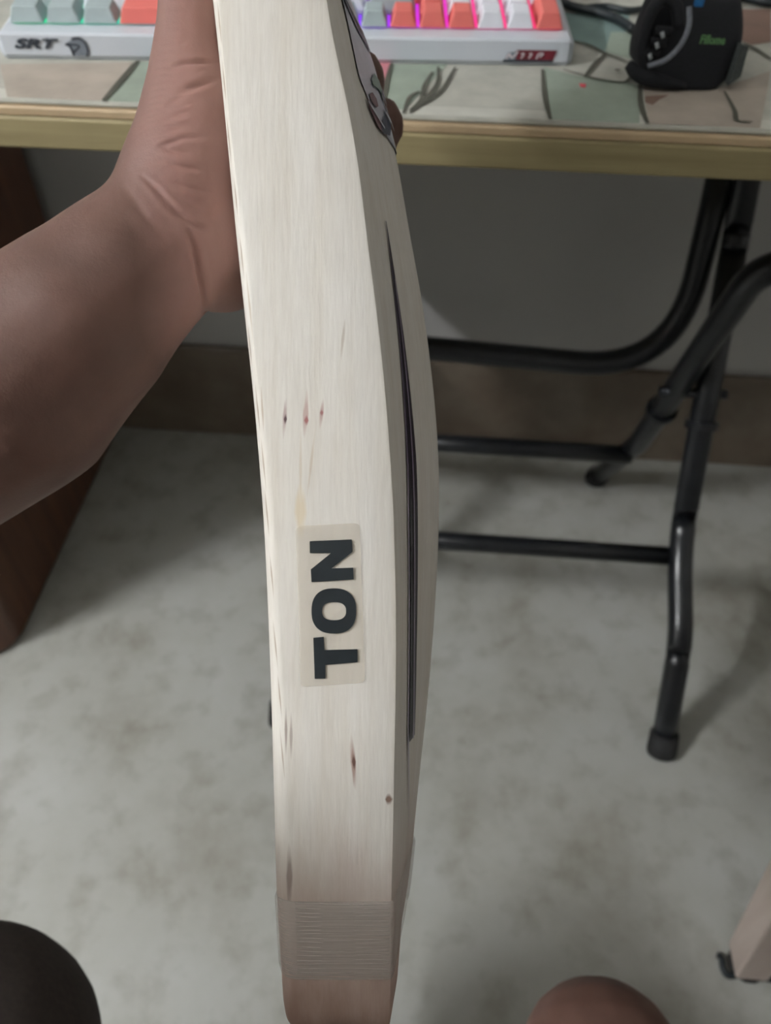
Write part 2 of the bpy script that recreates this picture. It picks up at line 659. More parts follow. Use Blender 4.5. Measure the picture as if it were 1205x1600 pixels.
for pix, wd in [([(215, 95), (192, 122), (155, 164)], 6), ([(232, 140), (218, 166)], 4), ([(612, 98), (604, 130), (600, 160)], 5),
                ([(685, 104), (684, 128), (668, 150), (640, 176)], 4), ([(712, 104), (690, 140), (660, 162), (640, 176)], 4),
                ([(676, 112), (664, 132), (658, 155), (640, 172)], 4), ([(656, 142), (640, 152), (630, 178)], 4),
                ([(848, 108), (852, 150), (862, 194)], 5), ([(948, 82), (930, 100), (914, 120)], 5),
                ([(880, 62), (915, 68), (948, 84), (985, 98)], 4), ([(880, 108), (930, 122), (975, 128), (990, 112)], 3.5),
                ([(1000, 125), (1002, 165), (1016, 202)], 5), ([(1132, 142), (1148, 172), (1152, 188), (1176, 190)], 4.5),
                ([(1160, 66), (1180, 76), (1205, 92)], 5), ([(962, 108), (968, 110)], 5)]:
    stroke(pix, wd)

# ================================================================== KEYBOARD
U = 0.01905
k0, k1 = onz(3, 93, MZ), onz(885, 104, MZ)
kdir = (k1 - k0); kdir.z = 0
KW = 0.374
kb = tag(empty('keyboard', k0), 'white mechanical keyboard with grey, white and coral keycaps on the desk mat', 'keyboard')
kb.rotation_euler.z = math.atan2(kdir.y, kdir.x)
KD, KF, KBK = 0.136, 0.0155, 0.027          # depth, front and rear height
tilt = math.atan2(KBK - KF, KD)
RIM = 0.0125


def case_mesh():
    bm = bmesh.new()
    prof = [(0.002, 0.0), (0.0, 0.003), (0.0005, KF - 0.0012), (0.002, KF), (KD - 0.003, KBK), (KD, KBK - 0.003), (KD, 0.002), (KD - 0.002, 0)]
    xs = [0.0, 0.0035, KW - 0.0035, KW]
    ins = [0.0025, 0, 0, 0.0025]
    rows = []
    cy, cz = KD / 2, 0.012
    for x, i in zip(xs, ins):
        k = 1 - i / 0.02 * 0.8
        rows.append([bm.verts.new((x, y + (i if y < cy else -i), z - (i if z > 0.006 else -i * 0.4))) for y, z in prof])
    for a, b in zip(rows[:-1], rows[1:]):
        for j in range(len(prof)):
            bm.faces.new((a[j], a[(j + 1) % len(prof)], b[(j + 1) % len(prof)], b[j]))
    bm.faces.new(rows[0]); bm.faces.new(rows[-1][::-1])
    return bm


case = bm_obj('case', case_mesh(), M['kb_case'], kb)
keyroot_z = KF + 0.0006


def slope_z(y):
    return KF + (KBK - KF) * (y / KD)


bl = mesh_obj('backlight', [(0.0075, RIM + 0.004, slope_z(RIM + 0.004) + 0.0004), (KW - 0.0075, RIM + 0.004, slope_z(RIM + 0.004) + 0.0004),
                            (KW - 0.0075, RIM + 6 * U, slope_z(RIM + 6 * U) + 0.0004), (0.0075, RIM + 6 * U, slope_z(RIM + 6 * U) + 0.0004)],
              [(0, 1, 2, 3)], M['backlight'], kb)


def cap_mesh(wu, du=1.0):
    g = 0.0009
    W, D, H = wu * U - 2 * g, du * U - 2 * g, 0.0095
    bm = bmesh.new()
    lo = [(-W / 2, -D / 2, 0), (W / 2, -D / 2, 0), (W / 2, D / 2, 0), (-W / 2, D / 2, 0)]
    ix, iy0, iy1 = 0.0032, 0.0024, 0.0018
    hi = [(-W / 2 + ix, -D / 2 + iy0, H - 0.0008), (W / 2 - ix, -D / 2 + iy0, H - 0.0008), (W / 2 - ix, D / 2 - iy1, H), (-W / 2 + ix, D / 2 - iy1, H)]
    a = [bm.verts.new(p) for p in lo]
    b = [bm.verts.new(p) for p in hi]
    for i in range(4):
        bm.faces.new((a[i], a[(i + 1) % 4], b[(i + 1) % 4], b[i]))
    bm.faces.new(b)
    bm.faces.new(a[::-1])
    es = [e for e in bm.edges if e.verts[0].co.z > 0.001 or e.verts[1].co.z > 0.001]
    bmesh.ops.bevel(bm, geom=es, offset=0.0008, segments=2, profile=0.5, affect='EDGES')
    bmesh.ops.recalc_face_normals(bm, faces=bm.faces)
    me = bpy.data.meshes.new('keycap')
    bm.to_mesh(me)
    bm.free()
    return me


_caps = {}


def key(x, row, wu, colr, du=1.0):
    kk = (wu, du, colr)
    if kk not in _caps:
        me = cap_mesh(wu, du)
        me.materials.append(M['key_' + colr])
        _caps[kk] = me
    o = bpy.data.objects.new('keycap', _caps[kk])
    COL.objects.link(o)
    o.parent = kb
    y = RIM + (row + du / 2) * U * 0.985
    o.location = (0.006 + (x + wu / 2) * U, y, slope_z(y) + 0.0012)
    o.rotation_euler.x = tilt


G, Wh, Or = 'grey', 'white', 'orange'
x = 0
for wu, c in [(1.25, G), (1.25, G), (1.25, G), (6.25, Or), (1, G), (1, G), (1, G), (1, Or), (1, Or), (1, Or), (1, Wh), (1, Wh)]:
    key(x, 0, wu, c); x += wu
key(18, 0, 1, Or, 2.0)
x = 0
for wu, c in [(2.25, G)] + [(1, Wh)] * 10 + [(1.75, G), (1, Or), (1, Wh), (1, Wh), (1, Wh)]:
    key(x, 1, wu, c); x += wu
x = 0
for wu, c in [(1.75, G)] + [(1, Wh)] * 11 + [(2.25, Or), (1, Wh), (1, Wh), (1, Wh)]:
    key(x, 2, wu, c); x += wu
key(18, 2, 1, Wh, 2.0)
x = 0
for wu, c in [(1.5, G)] + [(1, Wh)] * 12 + [(1.5, G), (1, Wh), (1, Wh), (1, Wh)]:
    key(x, 3, wu, c); x += wu
x = 0
for wu, c in [(1, G)] + [(1, Wh)] * 12 + [(2, G), (1, Wh), (1, Wh), (1, Wh), (1, Wh)]:
    key(x, 4, wu, c); x += wu
x = 0
for wu, c in [(1, Or)] + [(1, Wh)] * 4 + [(1, G)] * 4 + [(1, Wh)] * 4 + [(1, G)] * 5 + [(1, Or)]:
    key(x, 5, wu, c); x += wu

# decals on the front face of the case: lettering with an emblem, and a slanted maroon sticker
yf = -0.00035


def kfront(px, py):
    """pixel on the plane of the case front -> (x, z) in keyboard space"""
    R = Matrix.Rotation(-kb.rotation_euler.z, 3, 'Z')
    o, d = R @ (CP - k0), R @ ray(px, py)
    p = o + d * ((yf - o.y) / d.y)
    return p.x, p.z


def kpoly(name, pix, mat_, parent, dy=0.0):
    vs = []
    for px, py in pix:
        x_, z_ = kfront(px, py)
        vs.append((x_, yf - dy, z_))
    return mesh_obj(name, vs, [tuple(range(len(vs)))], mat_, parent)


def krib(name, pix, wpx, mat_, parent, dy=0.0):
    P = [Vector((kfront(*p)[0], 0, kfront(*p)[1])) for p in pix]
    P = smooth_path(P, 5)
    hw = wpx * 0.5 / 2400
    vs = []
    for i, p in enumerate(P):
        t = (P[min(i + 1, len(P) - 1)] - P[max(i - 1, 0)]).normalized()
        nn = Vector((-t.z, 0, t.x))
        for s in (1, -1):
            q = p + nn * hw * s
            vs.append((q.x, yf - dy, q.z))
    fs = [(2 * i, 2 * i + 1, 2 * i + 3, 2 * i + 2) for i in range(len(P) - 1)]
    return mesh_obj(name, vs, fs, mat_, parent)


me = text_mesh('SRT', 0.0088, 0.35, 0.0001, 0.0004)
o = link_mesh('front_lettering', me, M['decal_dark'], kb)
tx, tz = kfront(52, 69)
o.location = (tx, yf, tz)
o.rotation_euler.x = math.pi / 2
o.scale = (1.75, 0.85, 1)
em = kpoly('emblem', [(103, 68), (112, 62), (126, 61), (134, 68), (138, 80), (137, 87), (115, 88), (111, 78)], M['decal_grey'], kb)
krib('emblem_line', [(112, 61), (124, 60), (133, 67), (138, 80), (136, 88)], 3.5, M['decal_dark'], em, 0.0002)
krib('emblem_line', [(102, 69), (109, 72), (113, 80), (116, 88)], 3.5, M['decal_dark'], em, 0.0002)
krib('emblem_line', [(104, 69), (116, 70), (124, 72), (117, 80), (114, 84)], 2.5, M['decal_dark'], em, 0.0002)
sk = kpoly('slanted_sticker', [(809, 78), (871, 79), (863, 98), (786, 97)], M['decal_red'], kb)
kpoly('sticker_border', [(786, 93), (865, 94), (863, 98), (786, 97)], M['decal_dark'], sk, 0.0002)
kpoly('sticker_panel', [(794, 82), (810, 80), (804, 96), (786, 97)], M['decal_grey'], sk, 0.0002)
krib('sticker_mark', [(791, 92), (796, 84), (800, 90), (810, 80)], 2.5, M['decal_white'], sk, 0.0004)
for q in ([(814, 91), (819, 84), (814, 84)], [(826, 91), (831, 84), (827, 84)], [(838, 92), (842, 84), (849, 84), (843, 89)]):
    krib('sticker_mark', q, 2.2, M['decal_white'], sk, 0.0004)

# ================================================================== POUCH AND CABLES
pb = onz(1068, 143, MZ)
pouch = tag(empty('pouch', pb), 'small black fabric pouch with green lettering and grey cord on the desk mat', 'pouch')
pouch.rotation_euler.z = math.radians(2)
pouch.scale = (0.86, 1.0, 0.93)


def pouch_body():
    vs, fs = [], []
    NS, NR = 28, 12
    Wd, Dd, Ht = 0.037, 0.024, 0.050
    for j in range(NR + 1):
        t = j / NR
        z = Ht * t
        bulge = 0.90 + 0.12 * math.sin(math.pi * min(1, t * 1.1)) - 0.02 * t
        if j == 0:
            bulge *= 0.88
        if j == NR:
            bulge *= 0.9
        dep = 1.0 - 0.62 * t ** 1.6
        for k in range(NS):
            a = 2 * math.pi * k / NS
            c, s = math.cos(a), math.sin(a)
            e = 0.55
            x_ = Wd * bulge * math.copysign(abs(c) ** e, c) * (1 + 0.04 * math.sin(3 * a + 4 * t))
            y_ = Dd * dep * math.copysign(abs(s) ** e, s) + 0.024 + 0.006 * t
            vs.append((x_, y_, z + 0.002 * math.sin(2 * a) * t + (0.006 * max(0, -c) ** 2 * (1 - t))))
    for j in range(NR):
        for k in range(NS):
            k2 = (k + 1) % NS
            fs.append((j * NS + k, j * NS + k2, (j + 1) * NS + k2, (j + 1) * NS + k))
    fs.append(tuple(range(NS))[::-1])
    fs.append(tuple(NR * NS + k for k in range(NS)))
    return vs, fs


v, f = pouch_body()
mesh_obj('body', v, f, M['pouch'], pouch, True)
# strap loop, cord, studs, lettering, blue tag, grey side panel
lp = [(-0.030, 0.004, 0.012), (-0.035, 0.006, 0.026), (-0.034, 0.008, 0.042), (-0.027, 0.010, 0.050), (-0.018, 0.009, 0.047), (-0.013, 0.006, 0.036)]
tube('strap_loop', smooth_path(lp, 6), 0.0042, M['pouch'], pouch, 10)
tube('bottom_fold', smooth_path([(-0.042, 0.008, 0.013), (-0.034, 0.004, 0.009), (-0.02, 0.000, 0.006), (0.0, -0.002, 0.004)], 5), [0.0015 + 0.004 * math.sin(math.pi * min(1, (i_ + 2) / 17.0)) for i_ in range(16)], M['pouch'], pouch, 10)
tube('grey_cord', smooth_path([(-0.013, -0.004, 0.050), (-0.0105, -0.006, 0.040), (-0.013, -0.007, 0.030), (-0.020, -0.006, 0.021), (-0.031, -0.004, 0.016)], 6), 0.0018, M['cord'], pouch, 8)
for x_, z_ in ((-0.026, 0.035), (-0.028, 0.029), (-0.031, 0.0225)):
    tube('stud', [(x_, -0.001, z_), (x_ + 0.0015, -0.0025, z_ - 0.003)], 0.0013, M['stud'], pouch, 8)
    tube('lace', [(x_ - 0.003, 0.004, z_ - 0.001), (x_ + 0.008, 0.003, z_ - 0.001)], 0.003, M['pouch'], pouch, 8)
me = text_mesh('Fillome', 0.0068, 0.1, 0.0003, 0.0002)
o = link_mesh('lettering', me, M['green_print'], pouch)
o.location = (0.010, -0.0006, 0.031)
o.rotation_euler = (math.radians(74), 0, math.radians(-2))
o.scale = (0.85, 1, 1)
box_obj('blue_tag', (-0.006, 0.006, 0.047), (0.0, 0.010, 0.053), M['blue_tag'], pouch, 0.0008)
mesh_obj('side_panel', [(0.0305, 0.000, 0.004), (0.041, 0.008, 0.007), (0.0415, 0.012, 0.024), (0.0335, 0.004, 0.027),
                        (0.030, 0.006, 0.004), (0.037, 0.014, 0.007), (0.037, 0.018, 0.024), (0.032, 0.010, 0.027)],
         [(0, 1, 2, 3), (7, 6, 5, 4), (0, 4, 5, 1), (1, 5, 6, 2), (2, 6, 7, 3), (3, 7, 4, 0)], M['pouch_grey'], pouch)


def cable(pix, r, label, group=None, zr=MZ):
    pts = [onz(px, py, zr + r + 0.0013) for px, py in pix]
    o = tube('cable', smooth_path(pts, 6), r, M['cable'], None, 8)
    return tag(o, label, 'cable', group)


cable([(878, -10), (888, 8), (930, 18), (965, 30), (990, 46)], 0.0032, 'thick black cable running from behind the keyboard to the black pouch')
cable([(905, 14), (945, 10), (992, 16), (1060, -2)], 0.0024, 'thin black cable lying behind the black pouch')
cable([(1085, 6), (1130, 8), (1160, -4), (1205, 4), (1240, -6)], 0.0034, 'black cable curving beside the brown printed patch of the mat')

# ================================================================== BROWN CABINET
c_near = onz(46, 1028, 0)
c_far = onz(152, 700, 0)
cx = 0.5 * (c_near.x + c_far.x)
cab = tag(empty('cabinet', (cx - 0.2, 0.75, 0)), 'dark brown wooden cabinet with rounded front corner standing against the wall', 'cabinet')
CH = 0.72


def rounded_prism(lo, hi, z0, z1, r, n=8):
    bm = bmesh.new()
    pts = []
    for (cx_, cy_, a0) in ((hi[0] - r, lo[1] + r, -90), (hi[0] - r * 0.2, hi[1] - r * 0.2, 0), (lo[0] + r * 0.2, hi[1] - r * 0.2, 90), (lo[0] + r, lo[1] + r, 180)):
        rr = r if a0 in (-90, 180) else r * 0.2
        for k in range(n + 1):
            a = math.radians(a0 + 90 * k / n)
            pts.append((cx_ + rr * math.cos(a), cy_ + rr * math.sin(a)))
    a = [bm.verts.new((p[0], p[1], z0)) for p in pts]
    b = [bm.verts.new((p[0], p[1], z1)) for p in pts]
    for i in range(len(pts)):
        j = (i + 1) % len(pts)
        bm.faces.new((a[i], a[j], b[j], b[i]))
    bm.faces.new(b); bm.faces.new(a[::-1])
    return bm


reparent(bm_obj('body', rounded_prism((cx - 0.42, c_near.y - 0.01), (cx, WALL_Y - 0.02), 0.006, CH - 0.02, 0.05), M['cabinet'], None), cab)
reparent(bm_obj('top_board', rounded_prism((cx - 0.43, c_near.y - 0.02), (cx + 0.008, WALL_Y - 0.018), CH - 0.02, CH, 0.055), M['cabinet'], None), cab)
for i, (za, zb_) in enumerate(((0.05, 0.26), (0.27, 0.47), (0.48, 0.69))):
    d = reparent(box_obj('drawer', (cx - 0.36, c_near.y - 0.022, za), (cx - 0.06, c_near.y - 0.0, zb_), M['cabinet'], None, 0.004), cab)
    reparent(tube('knob', [(cx - 0.21, c_near.y - 0.021, (za + zb_) / 2), (cx - 0.21, c_near.y - 0.045, (za + zb_) / 2)], [0.008, 0.014], M['bolt']), d)
for xx, yy in ((cx - 0.03, c_near.y + 0.05), (cx - 0.03, WALL_Y - 0.05), (cx - 0.39, c_near.y + 0.05), (cx - 0.39, WALL_Y - 0.05)):
    reparent(tube('foot', [(xx, yy, 0), (xx, yy, 0.007)], 0.018, M['rubber'], None, 12), cab)

# ================================================================== WOODEN STOOLS
def make_stool(base, label, H=0.45):
    """base: floor point of the leg nearest the table, on the side facing the person"""
    S = 0.30
    root = tag(empty('stool', (base[0] + S / 2, base[1] - S / 2, 0)), label, 'stool')
    lg = 0.019
    for sx in (-1, 1):
        for sy in (-1, 1):
            bm = bmesh.new()
            bx, by = sx * (S / 2 - 0.0), sy * (S / 2 - 0.0)
            tx_, ty_ = sx * (S / 2 + 0.042), sy * (S / 2 + 0.042)
            lo = [bm.verts.new((bx + a * lg * 0.9, by + b * lg * 0.9, 0.006)) for a, b in ((-1, -1), (1, -1), (1, 1), (-1, 1))]
            hi = [bm.verts.new((tx_ + a * lg * 1.2, ty_ + b * lg * 1.2, H - 0.03)) for a, b in ((-1, -1), (1, -1), (1, 1), (-1, 1))]
            for i in range(4):
                bm.faces.new((lo[i], lo[(i + 1) % 4], hi[(i + 1) % 4], hi[i]))
            bm.faces.new(lo[::-1]); bm.faces.new(hi)
            bmesh.ops.bevel(bm, geom=list(bm.edges), offset=0.003, segments=2, profile=0.5, affect='EDGES')
            leg = bm_obj('leg', bm, M['pale_wood'], root)
            tube('floor_glide', [(bx, by, 0), (bx, by, 0.008)], 0.019, M['rubber'], leg, 12)
    box_obj('seat', (-S / 2 - 0.068, -S / 2 - 0.068, H - 0.03), (S / 2 + 0.068, S / 2 + 0.068, H), M['pale_wood'], root, 0.008, 3)
    for s in (-1, 1):
        q = S / 2 + 0.036
        box_obj('rail', (-q + 0.02, s * q - 0.009, H - 0.085), (q - 0.02, s * q + 0.009, H - 0.032), M['pale_wood'], root, 0.002, 1)
        box_obj('rail', (s * q - 0.009, -q + 0.02, H - 0.085), (s * q + 0.009, q - 0.02, H - 0.032), M['pale_wood'], root, 0.002, 1)
    return root


sp = onz(1146, 1510, 0)
make_stool((sp.x + 0.014, sp.y + 0.004), 'pale wooden stool standing empty beside the bare knee')
make_stool((-0.12, -0.36), 'pale wooden stool the person is sitting on', 0.385)
r_ = 0.0035
pts = [onz(px, py, r_) for px, py in ((1121, 1492), (1128, 1497), (1130, 1512), (1138, 1524), (1160, 1522), (1185, 1526), (1215, 1532))]
tag(tube('cord', smooth_path(pts, 5), r_, M['cable'], None, 8), 'short dark cord lying on the floor at the foot of the pale stool leg', 'cord')

# ================================================================== CRICKET BAT
ZE = 0.24            # depth of the near edge
BW = 0.108           # blade width
TOE_Y = -0.1665
BLADE_L = 0.56


def curve(points, depth):
    ys = np.array([(800 - p[1]) / F_PX * depth for p in points])
    xs = np.array([(p[0] - 602.5) / F_PX * depth for p in points])
    o = np.argsort(ys)
    return ys[o], xs[o]


C_sil = curve([(332, 0), (344, 104), (355, 221), (366, 345), (381, 484), (397, 631), (406, 740), (413, 830), (422, 1048), (425, 1150),
               (429, 1300), (431, 1390), (438, 1500), (443, 1580), (446, 1620)], ZE + 0.006)
C_cl = curve([(344, 0), (352, 104), (364, 221), (380, 350), (400, 550), (416, 694), (427, 800), (440, 1050), (446, 1150), (450, 1300),
              (458, 1420), (461, 1528), (463, 1620)], ZE)
C_cr = curve([(513, 0), (520, 57), (541, 136), (563, 252), (573, 350), (591, 484), (600, 562), (609, 662), (618, 800), (622, 977), (620, 1130),
              (617, 1288), (614, 1408), (613, 1528), (611, 1620)], ZE)
C_st = curve([(537, 0), (556, 110), (581, 230), (602, 350), (626, 525), (634, 610), (643, 725), (645, 860), (644, 1000), (643, 1150), (637, 1290), (627, 1400), (622, 1480)], ZE + 0.023)
C_sp = curve([(553, 0), (579, 88), (604, 183), (618, 230), (637, 348), (662, 481), (678, 609), (686, 709), (687, 815), (680, 949), (669, 1090),
              (652, 1240), (641, 1369), (628, 1440)], ZE + BW / 2)


def val(C, y):
    ys, xs = C
    if y > ys[-1]:
        n = 4
        s = (xs[-1] - xs[-n]) / (ys[-1] - ys[-n])
        return xs[-1] + s * (y - ys[-1])
    if y < ys[0]:
        return xs[0]
    return float(np.interp(y, ys, xs))


def smooth_curve(C):
    """resample and smooth the traced outline"""
    ys = np.linspace(C[0][0], C[0][-1], 60)
    xs = np.interp(ys, C[0], C[1])
    for _ in range(6):
        xs[1:-1] = xs[1:-1] * 0.5 + 0.25 * (xs[:-2] + xs[2:])
    return ys, xs


C_sil, C_cl, C_cr, C_st, C_sp = map(smooth_curve, (C_sil, C_cl, C_cr, C_st, C_sp))
# keep the front edges real lines of the blade beyond the frame
NS = 110


def section(y):
    """half section (near half) at height y: list of (x, w) from the face centre round the near edge to the spine"""
    a, b, c, d, e = (val(C, y) for C in (C_sil, C_cl, C_cr, C_st, C_sp))
    if y > 0.17:                      # above the frame: blend to a thin shoulder
        k = min(1, (y - 0.17) / 0.2)
        c = c - 0.004 * k
        d = d - 0.008 * k
        e = e - 0.014 * k
    e = max(e, c + 0.004)
    d = max(d, c + 0.0015)
    f0 = a - 0.001
    pts = [(f0, BW / 2), (f0 + 0.0001, BW * 0.3), (a + 0.0002, 0.012), (a, 0.007), (a + (b - a) * 0.18, 0.0034), (a + (b - a) * 0.52, 0.0012), (b - 0.0004, 0.0002), (b + 0.0006, 0.0)]
    for t in (0.3, 0.6):
        pts.append((b + (c - b) * t, -0.0002))
    pts += [(c - 0.0014, 0.0), (c - 0.0005, 0.0003), (c, 0.0012), (c + (d - c) * 0.4, 0.010), (d, 0.023), (d + (e - d) * 0.5, 0.039), (e - 0.0008, BW / 2 - 0.004), (e, BW / 2)]
    return pts


def ring(y, off=0.0, shrink=1.0):
    near = section(y)
    far = [(x_, BW - w_) for x_, w_ in near[1:-1]][::-1]
    loop = near + far
    cx_ = 0.5 * (near[0][0] + near[-1][0])
    out = []
    n = len(loop)
    for i, (x_, w_) in enumerate(loop):
        if off:
            p0, p1 = loop[i - 1], loop[(i + 1) % n]
            tx_, tw_ = p1[0] - p0[0], p1[1] - p0[1]
            L = math.hypot(tx_, tw_) or 1
            # outward normal: away from the centre
            nx, nw = tw_ / L, -tx_ / L
            if nx * (x_ - cx_) + nw * (w_ - BW / 2) < 0:
                nx, nw = -nx, -nw
            x_, w_ = x_ + nx * off, w_ + nw * off
        x_ = cx_ + (x_ - cx_) * shrink
        w_ = BW / 2 + (w_ - BW / 2) * shrink
        out.append((x_, y, -(ZE + w_)))
    return out


bat = empty('cricket_bat')
bat.matrix_world = CAM
tag(bat, 'pale willow cricket bat seen edge-on with a TON edge sticker and taped toe', 'cricket bat')
ys = list(np.linspace(TOE_Y, TOE_Y + 0.012, 8)) + list(np.linspace(TOE_Y + 0.012, TOE_Y + BLADE_L, NS))[1:]
verts, faces = [], []
for i, y in enumerate(ys):
    sh = 1.0
    t = (y - TOE_Y) / 0.012
    if t < 1:
        sh = 0.80 + 0.20 * math.sqrt(max(0.0, 1 - (1 - t) ** 2))
    ts = (y - (TOE_Y + BLADE_L - 0.055)) / 0.055
    rr = ring(y, 0, sh)
    if ts > 0:                         # shoulders sweep in to the handle
        k = 1 - 0.62 * ts ** 1.7
        rr = [(x_, y_, -(ZE + BW / 2 + (-z_ - ZE - BW / 2) * k)) for x_, y_, z_ in rr]
    verts += rr
n = len(rr)
for i in range(len(ys) - 1):
    for k in range(n):
        k2 = (k + 1) % n
        faces.append((i * n + k, i * n + k2, (i + 1) * n + k2, (i + 1) * n + k))
faces.append(tuple(range(n))[::-1])
faces.append(tuple((len(ys) - 1) * n + k for k in range(n)))

# willow material: grain along the blade, knots, toe dirt
m = NT('willow')
tc = m.new('ShaderNodeTexCoord')
OBJ = tc.outputs['Object']
sep = m.new('ShaderNodeSeparateXYZ')
m.link(OBJ, sep.inputs[0])


def mapped(scale):
    mp = m.new('ShaderNodeMapping')
    mp.inputs['Scale'].default_value = scale
    m.link(OBJ, mp.inputs[0])
    return mp.outputs[0]


g1 = m.noise(mapped((170, 11, 170)), 1.0, 6, 0.62)
g2 = m.noise(mapped((800, 70, 800)), 1.0, 4, 0.6)
g3 = m.noise(mapped((18, 10, 18)), 1.0, 4, 0.5)
base = m.ramp(g1, [(0.25, (217, 212, 203)), (0.5, (225, 222, 216)), (0.75, (229, 227, 223))])
base = m.mix(0.14, base, m.ramp(g2, [(0.3, (186, 176, 160)), (0.6, (255, 253, 249))]), 'MULTIPLY')
base = m.mix(0.35, base, m.ramp(g3, [(0.3, (222, 212, 194)), (0.7, (242, 240, 236))]), 'MULTIPLY')
# dirt rubbed into the toe end
dn = m.noise(mapped((60, 22, 60)), 1.0, 5, 0.6)
yy = m.math('ADD', sep.outputs[1], m.math('MULTIPLY', m.math('SUBTRACT', dn, 0.5), 0.05))
dirt = m.new('ShaderNodeMapRange')
dirt.interpolation_type = 'SMOOTHSTEP'
m.link(yy, dirt.inputs[0])
for i_, v_ in ((1, -0.085), (2, -0.150), (3, 0.0), (4, 0.85)):
    dirt.inputs[i_].default_value = v_
base = m.mix(dirt.outputs[0], base, (176, 150, 138))
dirt2 = m.new('ShaderNodeMapRange')
dirt2.interpolation_type = 'SMOOTHSTEP'
m.link(yy, dirt2.inputs[0])
for i_, v_ in ((1, -0.138), (2, -0.172), (3, 0.0), (4, 0.95)):
    dirt2.inputs[i_].default_value = v_
base = m.mix(dirt2.outputs[0], base, (136, 106, 92))


def spot(px, py, rx, ry, colr, strength=0.8, lean=0.0):
    """small dark fleck on the near edge: px centre, half sizes in px"""
    global base
    X, Y, _ = camxyz(px, py, ZE)
    sx_ = rx / F_PX * ZE
    sy_ = ry / F_PX * ZE
    dx = m.math('DIVIDE', m.math('SUBTRACT', m.math('SUBTRACT', sep.outputs[0], X), m.math('MULTIPLY', m.math('SUBTRACT', sep.outputs[1], Y), lean)), sx_)
    dy = m.math('DIVIDE', m.math('SUBTRACT', sep.outputs[1], Y), sy_)
    # spindle: full width at the middle, pointed ends
    wob = m.math('MULTIPLY', m.math('SUBTRACT', g2, 0.5), 0.9)
    d = m.math('ADD', m.math('ADD', m.math('MULTIPLY', dx, dx), m.math('ABSOLUTE', dy)), wob)
    dz = m.math('GREATER_THAN', sep.outputs[2], -(ZE + 0.010))
    mask = m.math('MULTIPLY', m.math('SUBTRACT', 1.0, d, clamp=True), dz)
    mask = m.math('MULTIPLY', m.math('MULTIPLY', mask, 1.5, clamp=True), strength)
    base = m.mix(mask, base, colr)


for s_ in [(445, 652, 4, 34, (150, 110, 110), 0.6, 0.05), (446, 655, 3, 9, (70, 45, 50), 0.9, 0.05), (478, 648, 5, 40, (170, 130, 122), 0.6, 0.07),
           (479, 657, 4, 9, (150, 80, 80), 0.8, 0.0), (503, 645, 4, 26, (165, 125, 118), 0.6, 0.1), (503, 645, 3, 6, (150, 80, 80), 0.7, 0.0),
           (536, 530, 3, 34, (176, 164, 150), 0.6, 0.1), (552, 1190, 5, 48, (150, 112, 98), 0.75, -0.08), (553, 1190, 3.5, 14, (88, 58, 50), 0.9, -0.08),
           (608, 1249, 7, 10, (110, 78, 62), 0.9, 0.0), (487, 720, 2.5, 60, (196, 182, 164), 0.7, 0.12), (470, 730, 2.5, 70, (200, 186, 166), 0.6, 0.0),
           (470, 800, 11, 50, (212, 194, 158), 0.6, 0.0), (447, 1140, 3, 40, (120, 96, 84), 0.6, 0.0), (455, 1150, 3, 44, (120, 96, 84), 0.5, 0.0),
           (452, 1370, 6, 60, (110, 84, 74), 0.6, 0.0), (410, 640, 2, 40, (170, 152, 130), 0.7, -0.06), (390, 480, 2, 60, (176, 160, 138), 0.7, -0.1)] + [
           (q_, r_y, 1.6, 45, (150, 132, 110), 0.7, -0.1) for q_, r_y in ((343, 40), (350, 130), (356, 210), (368, 310), (377, 400), (389, 540), (402, 640), (411, 725), (416, 800), (424, 900), (430, 1010), (437, 1090), (441, 1180))]:
    spot(*s_)
m.color(base)
m.rough(0.55)
m.b.inputs['Specular IOR Level'].default_value = 0.3
hgt = m.math('ADD', m.math('MULTIPLY', g2, 0.6), m.math('MULTIPLY', g1, 0.4))
m.bump(hgt, 0.3, 0.0005)
blade = mesh_obj('blade', verts, faces, m.m, bat, True)
blade.data.set_sharp_from_angle(angle=math.radians(28))

# handle with grip
ytop = TOE_Y + BLADE_L
rs = ring(ytop)
hx = sum(p[0] for p in rs) / len(rs)
slope = -0.09
hp = [(hx + 0.002 + slope * d_, ytop - 0.03 + d_, -(ZE + BW / 2)) for d_ in np.linspace(0, 0.30, 24)]
hd = tube('handle', hp, [0.0175] * 24, M['grip'], bat, 18)
v, f = [], []
for d_ in np.linspace(0.06, 0.27, 16):
    vv, ff = tube_geo([(hx + 0.002 + slope * (d_ - 0.002), ytop - 0.03 + d_ - 0.002, -(ZE + BW / 2)), (hx + 0.002 + slope * (d_ + 0.002), ytop - 0.03 + d_ + 0.002, -(ZE + BW / 2))], 0.0183, 18)
    f += [tuple(i + len(v) for i in q) for q in ff]
    v += vv
mesh_obj('grip_ribs', v, f, M['grip'], hd, True)


# sticker on the edge with three vinyl letters
def edge_sheet(name, pix, z_off, thick, mat_, parent):
    """thin flat piece on the near edge, outline in pixels"""
    top_ = [camxyz(px, py, ZE) for px, py in pix]
    n_ = len(top_)
    bm = bmesh.new()
    a = [bm.verts.new((p[0], p[1], -(ZE) + 0.0002 + z_off + thick)) for p in top_]
    b = [bm.verts.new((p[0], p[1], -(ZE) + 0.0002 + z_off)) for p in top_]
    bm.faces.new(a)
    bm.faces.new(b[::-1])
    for i in range(n_):
        j = (i + 1) % n_
        bm.faces.new((a[i], a[j], b[j], b[i]))
    return bm_obj(name, bm, mat_, parent)


def z8(x_, y_):
    return 380 + x_ / 3.544, 780 + y_ / 3.544


